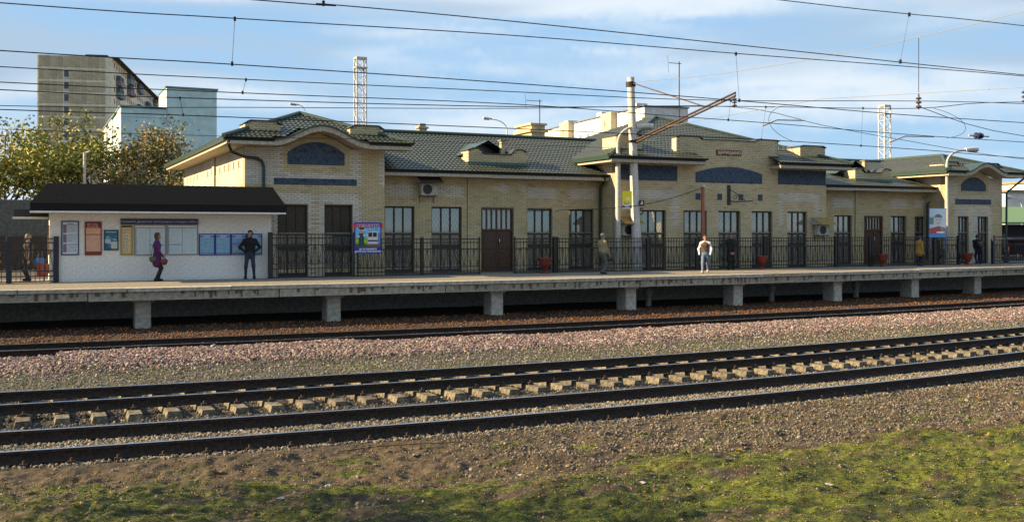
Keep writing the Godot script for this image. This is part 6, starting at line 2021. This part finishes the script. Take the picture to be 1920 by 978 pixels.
# Local frame: +z is where the person faces, +x their left. P holds colours and pose.
func person(label: String, at: Vector3, H: float, face: float, P: Dictionary) -> Node3D:
	var t := thing("person", label, "person", at)
	var skin: Color = P.get("skin", Color(0.42, 0.25, 0.17)); var top: Color = P.top; var legs: Color = P.legs; var shoe: Color = P.get("shoe", Color(0.015, 0.013, 0.012)); var hair: Color = P.hair; var sleeve: Color = P.get("sleeve", top)
	var W: float = P.get("wide", 1.0)
	var lean: float = P.get("lean", 0.0)
	var hipy := 0.52 * H
	var fl: Vector3 = P.get("foot_l", Vector3(0.10, 0, 0.0)); var fr: Vector3 = P.get("foot_r", Vector3(-0.10, 0, 0.0))
	var hip := Vector3((fl.x + fr.x) / 2, hipy, (fl.z + fr.z) / 2 * 0.9)
	var chest := hip + Vector3(0, 0.235 * H, lean * 0.5); var neck := hip + Vector3(0, 0.325 * H, lean)
	var headc := hip + Vector3(0, 0.415 * H, lean * 1.25 + 0.02)
	var B := []
	# torso
	B.append([hip + Vector3(0, -0.01, 0), hip + Vector3(0, 0.1, 0), 0.125 * W, 0.125 * W, legs if not P.has("coat") else top, Vector3(0.82, 1, 1.12)])
	B.append([hip + Vector3(0, 0.07, lean * 0.1), chest, 0.128 * W, 0.145 * W, P.get("vest", top), Vector3(0.80, 1, 1.15)])
	B.append([chest, neck + Vector3(0, -0.07, 0), 0.148 * W, 0.085 * W, P.get("vest", top), Vector3(0.74, 1, 1.12)])
	B.append([neck + Vector3(0, -0.06, 0), headc + Vector3(0, -0.04, -0.01), 0.052, 0.05, skin if not P.get("collar", false) else top])
	if P.has("coat"):   # skirt of a long coat
		B.append([hip + Vector3(0, 0.05, 0), hip + Vector3(0, -float(P.coat), 0), 0.135 * W, 0.17 * W, top, Vector3(0.85, 1, 1.05)])
	# legs
	for s in [[fl, 1.0], [fr, -1.0]]:
		var hp: Vector3 = hip + Vector3(0.085 * s[1], -0.03, 0); var an: Vector3 = s[0] + Vector3(0, 0.085, 0)
		if s[0].z < -0.2: an.y += 0.03
		var kn := bend(hp, an, 0.245 * H, 0.235 * H, Vector3(0.1 * s[1], 0, 1))
		B.append([hp, kn, 0.083 * W, 0.058, legs]); B.append([kn, an, 0.06, 0.043, legs])
		B.append([an + Vector3(0, -0.045, -0.03), an + Vector3(0.01 * s[1], -0.05, 0.135), 0.036, 0.034, shoe]); B.append([an + Vector3(0, -0.02, 0.0), an + Vector3(0.005 * s[1], -0.05, 0.07), 0.042, 0.035, shoe])
	# arms
	var hands := []
	for s in [["hand_l", 1.0], ["hand_r", -1.0]]:
		var sh: Vector3 = neck + Vector3(0.165 * W * s[1], -0.075, -0.01)
		var hd: Vector3 = P.get(s[0], Vector3(0.24 * s[1], 0.46 * H, 0.06)) + Vector3(hip.x, 0, hip.z)
		var el := bend(sh, hd, 0.17 * H, 0.155 * H, P.get("elbow", Vector3(0.5, 0, -1.0)) * Vector3(s[1], 1, 1))
		B.append([neck + Vector3(0.05 * s[1], -0.05, 0), sh, 0.07, 0.066, sleeve]); B.append([sh, el, 0.062 * W, 0.047, sleeve]); B.append([el, hd, 0.048, 0.036, sleeve])
		hands.append([hd, (hd - el).normalized(), s[1]])
	var mb := MB.new()
	blob_mesh(mb, B, 0.016, 0.05)
	# hands on a finer grid: palm, four fingers of different lengths, a thumb from the side of the palm
	if not P.get("pockets", false):
		for q in hands:
			var F := []
			var h0: Vector3 = q[0]; var d: Vector3 = q[1]
			var side := d.cross(Vector3(0, 0, 1) if absf(d.z) < 0.8 else Vector3(1, 0, 0)).normalized()
			var palmn := side.cross(d).normalized()
			F.append([h0 - d * 0.02, h0 + d * 0.07, 0.026, 0.03, skin])
			for i in 4:
				var o := side * (i - 1.5) * 0.019
				var l: float = [0.036, 0.042, 0.04, 0.031][i]
				var b0 := h0 + d * 0.08 + o; var b1 := b0 + d * l; var b2 := b1 + (d * 0.6 + palmn * 0.8).normalized() * l * 0.9
				F.append([b0, b1, 0.0095, 0.009, skin]); F.append([b1, b2, 0.009, 0.008, skin])
			F.append([h0 + d * 0.02 + side * 0.022, h0 + d * 0.055 + side * 0.048 + palmn * 0.012, 0.012, 0.0105, skin]); F.append([h0 + d * 0.055 + side * 0.048 + palmn * 0.012, h0 + d * 0.085 + side * 0.05 + palmn * 0.03, 0.0105, 0.009, skin])
			blob_mesh(mb, F, 0.006, 0.008)
	# head on its own grid, turned on the neck
	var turn: float = P.get("look", 0.0); var nod: float = P.get("nod", 0.0)
	var hb := Basis(Vector3.UP, turn) * Basis(Vector3.RIGHT, nod)
	var k := H / 1.7
	var hv := func(x: float, y: float, z: float) -> Vector3: return headc + hb * (Vector3(x, y, z) * k)
	var E := []
	E.append([hv.call(0, 0.03, -0.015), hv.call(0, 0.035, 0.0), 0.088 * k, 0.088 * k, skin, Vector3(1.12, 0.92, 0.98)])
	E.append([hv.call(0, -0.045, 0.03), hv.call(0, -0.085, 0.05), 0.06 * k, 0.038 * k, skin])
	E.append([hv.call(0, -0.05, -0.02), hv.call(0, -0.12, -0.02), 0.05 * k, 0.05 * k, skin if not P.get("collar", false) else top])
	E.append([hv.call(0, 0.015, 0.085), hv.call(0, -0.02, 0.105), 0.010 * k, 0.014 * k, skin])
	for s in [-1.0, 1.0]:
		E.append([hv.call(0.082 * s, 0.01, -0.01), hv.call(0.085 * s, -0.02, -0.005), 0.014 * k, 0.011 * k, skin])
		E.append([hv.call(0.032 * s, 0.016, 0.083), hv.call(0.036 * s, 0.016, 0.082), 0.010 * k, 0.010 * k, Color(0.05, 0.035, 0.03)])
	E.append([hv.call(-0.018, -0.052, 0.087), hv.call(0.018, -0.052, 0.087), 0.008 * k, 0.008 * k, Color(0.32, 0.12, 0.1)])
	blob_mesh(mb, E, 0.009, 0.012)
	var cloth := grainy("cloth", 0.92, 4.0, "grain", "bump_fine", 0.3)
	var o := part("body", mb, cloth, t)
	o.name = "body"
	# hair
	var hm := MB.new()
	var G := []
	G.append([hv.call(0, 0.055, -0.03), hv.call(0, 0.07, 0.005), 0.09 * k, 0.078 * k, hair, Vector3(1.08, 0.95, 1.0)])
	G.append([hv.call(0, 0.02, -0.055), hv.call(0, -0.03, -0.06), 0.075 * k, 0.055 * k, hair])
	var long: float = P.get("long_hair", 0.0)
	if long > 0:
		for s in [-1.0, 0.0, 1.0]: G.append([hv.call(0.055 * s, 0.03, -0.05 + 0.02 * absf(s)), hv.call(0.075 * s, -long, -0.05), 0.05 * k, 0.035 * k, hair])
	if P.has("hat"): G.append([hv.call(0, 0.075, -0.01), hv.call(0, 0.10, -0.01), 0.098 * k, 0.085 * k, P.hat])
	blob_mesh(hm, G, 0.011, 0.02)
	part("hair", hm, grainy("hair", 0.6, 6.0, "grain_strong"), t)
	t.rotation.y = face
	return t

func bag(label: String, at: Vector3, s: Vector3, col: Color, strap: Vector3) -> void:
	var t := thing("bag", label, "bag", at)
	var m := MB.new()
	m.col = col
	var q := s.y * 0.42
	blob_mesh(m, [[Vector3(-maxf(0.0, s.x - q), q, 0), Vector3(maxf(0.0, s.x - q), q, 0), q, q, col, Vector3(1, 1, q / s.z)], [Vector3(-s.x * 0.5, q * 1.5, 0), Vector3(s.x * 0.5, q * 1.5, 0), q * 0.8, q * 0.8, col, Vector3(1, 1, q / s.z)]], 0.012, 0.03)
	part("body", m, grainy("leather", 0.5, 2.0, "grain"), t)
	m = MB.new()
	m.col = col * 0.8
	m.tube([Vector3(-s.x * 0.6, s.y - 0.01, 0), Vector3(-s.x * 0.3, s.y, 0) + strap * 0.9, Vector3(s.x * 0.3, s.y, 0) + strap * 0.9, Vector3(s.x * 0.6, s.y - 0.01, 0)], 0.009, 0.009, 5)
	part("handle", m, grainy("leather", 0.5, 2.0, "grain"), t)

func people() -> void:
	var E := PI / 2   # facing along the tracks to the right
	person("woman in a purple coat and dark trousers standing by the timetables", Vector3(3.9, PLAT, -36.2), 1.62, E + 0.1, {"top": Color(0.10, 0.025, 0.13), "legs": Color(0.02, 0.018, 0.022), "hair": Color(0.12, 0.045, 0.02), "long_hair": 0.12, "coat": 0.22, "foot_l": Vector3(0.07, 0, 0.05), "foot_r": Vector3(-0.07, 0, -0.06), "hand_r": Vector3(-0.2, 0.5 * 1.66, 0.16), "hand_l": Vector3(0.22, 0.48 * 1.66, 0.1), "wide": 0.95})
	bag("dark red handbag hanging from the purple coated woman's hand", Vector3(4.09, 2.0, -36.0), Vector3(0.11, 0.22, 0.05), Color(0.16, 0.02, 0.025), Vector3(0, 0.12, 0))
	bag("olive shoulder bag at the purple coated woman's back", Vector3(3.74, 2.1, -36.02), Vector3(0.11, 0.2, 0.06), Color(0.10, 0.085, 0.04), Vector3(0.04, 0.42, 0))
	person("man in a black jacket and jeans standing with hands in pockets by the blue panels", Vector3(7.05, PLAT, -36.45), 1.70, -0.25, {"top": Color(0.010, 0.010, 0.014), "legs": Color(0.03, 0.04, 0.075), "hair": Color(0.03, 0.018, 0.012), "look": -0.7, "pockets": true, "collar": true, "hand_l": Vector3(0.17, 0.56 * 1.74, 0.13), "hand_r": Vector3(-0.17, 0.56 * 1.74, 0.13), "elbow": Vector3(1.0, 0, -0.35), "foot_l": Vector3(0.15, 0, 0.03), "foot_r": Vector3(-0.15, 0, 0.0), "wide": 1.1})
	person("elderly man in a beige jacket holding a black briefcase by the lamp post", Vector3(20.5, PLAT, -34.7), 1.58, E, {"top": Color(0.36, 0.30, 0.17), "legs": Color(0.13, 0.14, 0.12), "hair": Color(0.35, 0.33, 0.30), "wide": 1.15, "hand_l": Vector3(0.15, 0.50 * 1.58, 0.24), "hand_r": Vector3(-0.15, 0.49 * 1.58, 0.22), "foot_l": Vector3(0.09, 0, 0.03), "foot_r": Vector3(-0.09, 0, -0.03)})
	bag("black briefcase hanging in front of the beige jacketed man", Vector3(20.77, 1.95, -34.6), Vector3(0.2, 0.26, 0.06), Color(0.02, 0.02, 0.026), Vector3(0, 0.06, 0))
	person("girl in a dark vest with white sleeves and jeans walking along the platform", Vector3(24.66, PLAT, -33.6), 1.52, -0.75, {"top": Color(0.75, 0.75, 0.78), "sleeve": Color(0.78, 0.78, 0.80), "vest": Color(0.09, 0.055, 0.045), "legs": Color(0.14, 0.20, 0.32), "shoe": Color(0.5, 0.47, 0.42), "hair": Color(0.06, 0.022, 0.014), "long_hair": 0.14, "foot_l": Vector3(0.07, 0, -0.3), "foot_r": Vector3(-0.08, 0, 0.28), "hand_l": Vector3(0.22, 0.50 * 1.52, 0.12), "hand_r": Vector3(-0.22, 0.5 * 1.52, 0.1), "pockets": true, "look": 0.3, "wide": 0.95, "elbow": Vector3(0.9, 0, -0.6)})
	person("person with reddish hair in a long black coat standing by the fence", Vector3(27.7, PLAT, -35.9), 1.57, -0.3, {"top": Color(0.010, 0.010, 0.011), "legs": Color(0.012, 0.012, 0.014), "hair": Color(0.16, 0.06, 0.03), "coat": 0.35, "collar": true, "hand_l": Vector3(0.06, 0.5 * 1.57, 0.2), "hand_r": Vector3(-0.06, 0.5 * 1.57, 0.2)})
	person("person in a golden jacket with a purple hat by the far windows", Vector3(39.35, PLAT, -36.2), 1.43, E - 0.2, {"top": Color(0.50, 0.27, 0.06), "legs": Color(0.05, 0.035, 0.05), "hair": Color(0.12, 0.06, 0.1), "hat": Color(0.09, 0.05, 0.22), "shoe": Color(0.02, 0.02, 0.08), "wide": 1.1, "coat": 0.1})
	person("stooping person in black with a backpack in the fence gap at the far wing", Vector3(44.3, PLAT, -36.9), 1.48, PI - 0.5, {"top": Color(0.008, 0.008, 0.010), "legs": Color(0.010, 0.012, 0.05), "hair": Color(0.012, 0.01, 0.01), "lean": 0.14, "nod": 0.4, "wide": 1.1, "hand_l": Vector3(0.12, 0.55 * 1.48, 0.25), "hand_r": Vector3(-0.12, 0.55 * 1.48, 0.25)})
	bag("black backpack on the stooping person's back", Vector3(44.2, 2.24, -36.72), Vector3(0.16, 0.4, 0.1), Color(0.008, 0.008, 0.010), Vector3(0, 0.05, 0))
	person("person in dark clothes with fair hair behind the left fence", Vector3(-0.05, PLAT, -38.3), 1.58, -E + 0.3, {"top": Color(0.012, 0.012, 0.015), "legs": Color(0.02, 0.02, 0.03), "hair": Color(0.28, 0.25, 0.19), "wide": 1.15})
	bag("bright blue carrier bag behind the left fence", Vector3(0.3, 1.95, -38.1), Vector3(0.17, 0.3, 0.07), Color(0.03, 0.2, 0.6), Vector3(0, 0.14, 0))
	person("person in dark blue at the left edge behind the fence", Vector3(-1.15, PLAT, -38.6), 1.58, 0.6, {"top": Color(0.010, 0.013, 0.035), "legs": Color(0.03, 0.05, 0.14), "hair": Color(0.12, 0.07, 0.05)})
	person("person in a dark jacket and blue trousers behind the fence under the child poster", Vector3(42.3, PLAT, -37.8), 1.5, 0.2, {"top": Color(0.02, 0.018, 0.018), "legs": Color(0.03, 0.05, 0.10), "hair": Color(0.05, 0.03, 0.02)})
	person("fair haired person in grey behind the blue black fence at the right edge", Vector3(47.9, PLAT, -38.2), 1.5, 0.3, {"top": Color(0.20, 0.21, 0.20), "legs": Color(0.08, 0.09, 0.12), "hair": Color(0.5, 0.36, 0.14)})

# ---------------------------------------------------------------- ballast stones, gravel, moss
func stone_mesh(seed_: int, squash: float) -> ArrayMesh:
	var r := RandomNumberGenerator.new()
	r.seed = seed_
	var t := (1.0 + sqrt(5.0)) / 2.0
	var p := [Vector3(-1, t, 0), Vector3(1, t, 0), Vector3(-1, -t, 0), Vector3(1, -t, 0), Vector3(0, -1, t), Vector3(0, 1, t), Vector3(0, -1, -t), Vector3(0, 1, -t), Vector3(t, 0, -1), Vector3(t, 0, 1), Vector3(-t, 0, -1), Vector3(-t, 0, 1)]
	for i in 12: p[i] = p[i].normalized() * r.randf_range(0.68, 1.2) * Vector3(1.0, squash, 0.8)
	var ix := [0, 11, 5, 0, 5, 1, 0, 1, 7, 0, 7, 10, 0, 10, 11, 1, 5, 9, 5, 11, 4, 11, 10, 2, 10, 7, 6, 7, 1, 8, 3, 9, 4, 3, 4, 2, 3, 2, 6, 3, 6, 8, 3, 8, 9, 4, 9, 5, 2, 4, 11, 6, 2, 10, 8, 6, 7, 9, 8, 1]
	var mb := MB.new()
	for i in range(0, 60, 3): mb.tri(p[ix[i]], p[ix[i + 1]], p[ix[i + 2]])
	return mb.mesh()

func scatter(called: String, label: String, category: String, mesh: Mesh, mat: Material, n: int, pick: Callable) -> void:
	var xs := []; var cs := []
	var tries := 0
	while xs.size() < n and tries < n * 6:
		tries += 1
		var q = pick.call()
		if q == null: continue
		xs.append(q[0]); cs.append(q[1])
	var mm := MultiMesh.new()
	mm.transform_format = MultiMesh.TRANSFORM_3D; mm.use_colors = true; mm.mesh = mesh
	mm.instance_count = xs.size()
	for i in xs.size():
		mm.set_instance_transform(i, xs[i]); mm.set_instance_color(i, cs[i])
	var o := MultiMeshInstance3D.new()
	o.name = numbered(called); o.multimesh = mm; o.material_override = mat
	add_child(o)
	tag(o, label, category, "", "stuff")

func lay(x: float, z: float, s: float, sink: float) -> Transform3D:
	var b := Basis(Vector3(rng.randfn(), rng.randfn(), rng.randfn()).normalized(), rng.randf() * TAU).scaled(Vector3.ONE * s)
	return Transform3D(b, Vector3(x, ground_h(x, z) + s * sink, z))

func ground_cover() -> void:
	var m := StandardMaterial3D.new()
	m.vertex_color_use_as_albedo = true; m.roughness = 0.92
	var stones := [stone_mesh(1, 0.7), stone_mesh(2, 0.8), stone_mesh(3, 0.6)]
	# fresh pink granite between the platform track and the middle track
	var pinks := [Color(0.175, 0.108, 0.104), Color(0.105, 0.062, 0.066), Color(0.24, 0.175, 0.158), Color(0.06, 0.043, 0.046), Color(0.33, 0.262, 0.225), Color(0.135, 0.08, 0.08)]
	var greys := [Color(0.16, 0.145, 0.11), Color(0.10, 0.095, 0.075), Color(0.22, 0.20, 0.16), Color(0.07, 0.065, 0.055)]
	for k in 2:
		scatter("pink_ballast", ["pink granite ballast heaped beside the platform track", "coarser pink granite ballast on the same bank"][k], "ballast", stones[k], m, 34000, func():
			var x := rng.randf_range(-4.0, 40.0)
			var q := rng.randf_range(0.95, 5.0)
			if q > 3.0 + 1.8 * mid.get_noise_2d(x * 0.7, 7.0) + 0.8 * fine.get_noise_2d(x, 2.0) and rng.randf() < smoothstep(2.9, 4.3, q) * 0.96: return null
			var z := t1(x) + q
			var s := rng.randf_range(0.02, 0.046) * (1.0 if k == 0 else 1.15) * (1.5 if rng.randf() < 0.05 else 1.0)
			return [lay(x, z, s, 0.25), jit(pinks[rng.randi() % 6] if rng.randf() < 0.8 else greys[rng.randi() % 4], 0.3)])
	scatter("grey_gravel", "grey trodden gravel between the pink ballast and the middle track", "gravel", stones[2], m, 26000, func():
		var x := rng.randf_range(-3.0, 34.0)
		var z := t1(x) + rng.randf_range(2.6, 7.6)
		if z > t2(x) - 0.75: return null
		return [lay(x, z, rng.randf_range(0.012, 0.034), 0.3), jit(greys[rng.randi() % 4], 0.25)])
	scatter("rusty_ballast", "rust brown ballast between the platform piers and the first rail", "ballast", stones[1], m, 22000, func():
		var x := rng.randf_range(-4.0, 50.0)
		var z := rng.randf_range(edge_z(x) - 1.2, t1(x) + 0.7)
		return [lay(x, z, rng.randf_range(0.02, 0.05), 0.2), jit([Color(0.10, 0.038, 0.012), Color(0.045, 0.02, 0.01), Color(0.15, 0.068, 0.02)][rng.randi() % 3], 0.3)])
	var tans := [Color(0.19, 0.162, 0.112), Color(0.13, 0.11, 0.08), Color(0.26, 0.225, 0.165), Color(0.075, 0.064, 0.048), Color(0.16, 0.142, 0.118)]
	scatter("tan_gravel", "tan gravel filling the nearest track", "gravel", stones[0], m, 30000, func():
		var x := rng.randf_range(-3.0, 25.0)
		var z := t3(x) + rng.randf_range(-0.9, 1.0)
		return [lay(x, z, rng.randf_range(0.012, 0.034), 0.3), jit(tans[rng.randi() % 5], 0.25)])
	scatter("dark_gravel", "dark dirty gravel around the sleeper ends of the middle track", "gravel", stones[2], m, 20000, func():
		var x := rng.randf_range(-3.0, 27.0)
		var z := rng.randf_range(t2(x) - 0.7, t3(x) - 0.85)
		var c: Color = tans[rng.randi() % 5] if rng.randf() < 0.35 or z > t3(x) - 1.25 else Color(0.06, 0.05, 0.038)
		return [lay(x, z, rng.randf_range(0.012, 0.038), 0.3), jit(c, 0.3)])
	var bank := [Color(0.145, 0.113, 0.076), Color(0.09, 0.07, 0.05), Color(0.20, 0.166, 0.122), Color(0.06, 0.046, 0.033), Color(0.12, 0.103, 0.086)]
	scatter("bank_gravel", "loose gravel on the bank beside the nearest rail", "gravel", stones[1], m, 20000, func():
		var x := rng.randf_range(-2.0, 23.0)
		var z := rng.randf_range(-14.8, -9.0)
		if z < t3(x) + 0.9 or rng.randf() > gravel_amount(x, z) * 0.95 + 0.04: return null
		var s := rng.randf_range(0.009, 0.026)
		if rng.randf() < 0.06: s *= rng.randf_range(1.4, 2.2)
		return [lay(x, z, s, 0.15), jit(bank[rng.randi() % 5], 0.25)])
	scatter("soil_clods", "crumbled brown soil on the near bank", "soil", stones[0], m, 16000, func():
		var x := rng.randf_range(-2.0, 18.0)
		var z := rng.randf_range(-14.4, -6.6)
		if z < t3(x) + 1.0 or rng.randf() < moss_amount(x, z) * 0.7 + gravel_amount(x, z) * 0.8: return null
		return [lay(x, z, rng.randf_range(0.006, 0.019), 0.0), jit([Color(0.16, 0.108, 0.058), Color(0.10, 0.07, 0.04), Color(0.20, 0.14, 0.08)][rng.randi() % 3], 0.25)])
	# moss: low cushions of small leaves
	var mo := MB.new()
	var r := RandomNumberGenerator.new()
	r.seed = 4
	for i in 9:
		var a := r.randf() * TAU; var d := r.randf_range(0.1, 0.7)
		var c := Vector3(cos(a) * d, 0.0, sin(a) * d)
		var w := Vector3(cos(a + 1.6), 0, sin(a + 1.6)) * r.randf_range(0.25, 0.4)
		mo.tri(c - w, c + w, c + Vector3(cos(a) * 0.35, r.randf_range(0.35, 0.8), sin(a) * 0.35))
	scatter("moss", "green moss cushions on the near bank", "moss", mo.mesh(), m, 190000, func():
		var x := rng.randf_range(-2.0, 18.0)
		var z := rng.randf_range(-14.4, -6.6)
		if rng.randf() > moss_amount(x, z): return null
		var c: Color = moss_c(x, z) * rng.randf_range(0.9, 1.35)
		var s := rng.randf_range(0.008, 0.019)
		return [Transform3D(Basis(Vector3.UP, rng.randf() * TAU).scaled(Vector3(s, s * rng.randf_range(0.5, 1.0), s)), Vector3(x, ground_h(x, z) - 0.003, z)), jit(c, 0.18)])
	var gb := MB.new()
	for i in 7:
		var a := TAU * i / 7.0 + r.randf(); var w := Vector3(-sin(a), 0, cos(a)) * 0.05
		var tip := Vector3(cos(a) * r.randf_range(0.3, 0.8), r.randf_range(0.6, 1.1), sin(a) * r.randf_range(0.3, 0.8))
		gb.tri(w, -w, tip * 0.6); gb.tri(w * 0.7 + tip * 0.55, -w * 0.7 + tip * 0.55, tip)
	scatter("grass", "sparse grass tufts on the gravel bank", "grass", gb.mesh(), m, 420, func():
		var x := rng.randf_range(-1.0, 20.0)
		var z := rng.randf_range(-14.3, -9.0)
		if z < t3(x) + 1.1 or mid.get_noise_2d(x * 1.4 + 60, z * 1.4) < 0.18: return null
		return [Transform3D(Basis(Vector3.UP, rng.randf() * TAU).scaled(Vector3.ONE * rng.randf_range(0.04, 0.1)), Vector3(x, ground_h(x, z) - 0.005, z)), jit(Color(0.09, 0.14, 0.02), 0.3)])
	scatter("weeds", "low weeds growing in the trodden gravel between the tracks", "weeds", gb.mesh(), m, 500, func():
		var x := rng.randf_range(-2.0, 30.0)
		var z := t1(x) + rng.randf_range(3.2, 7.0)
		if z > t2(x) - 0.9 or mid.get_noise_2d(x * 0.9, z * 2.2) < 0.12: return null
		return [Transform3D(Basis(Vector3.UP, rng.randf() * TAU).scaled(Vector3.ONE * rng.randf_range(0.05, 0.12)), Vector3(x, ground_h(x, z) - 0.005, z)), jit(Color(0.10, 0.13, 0.02), 0.3)])
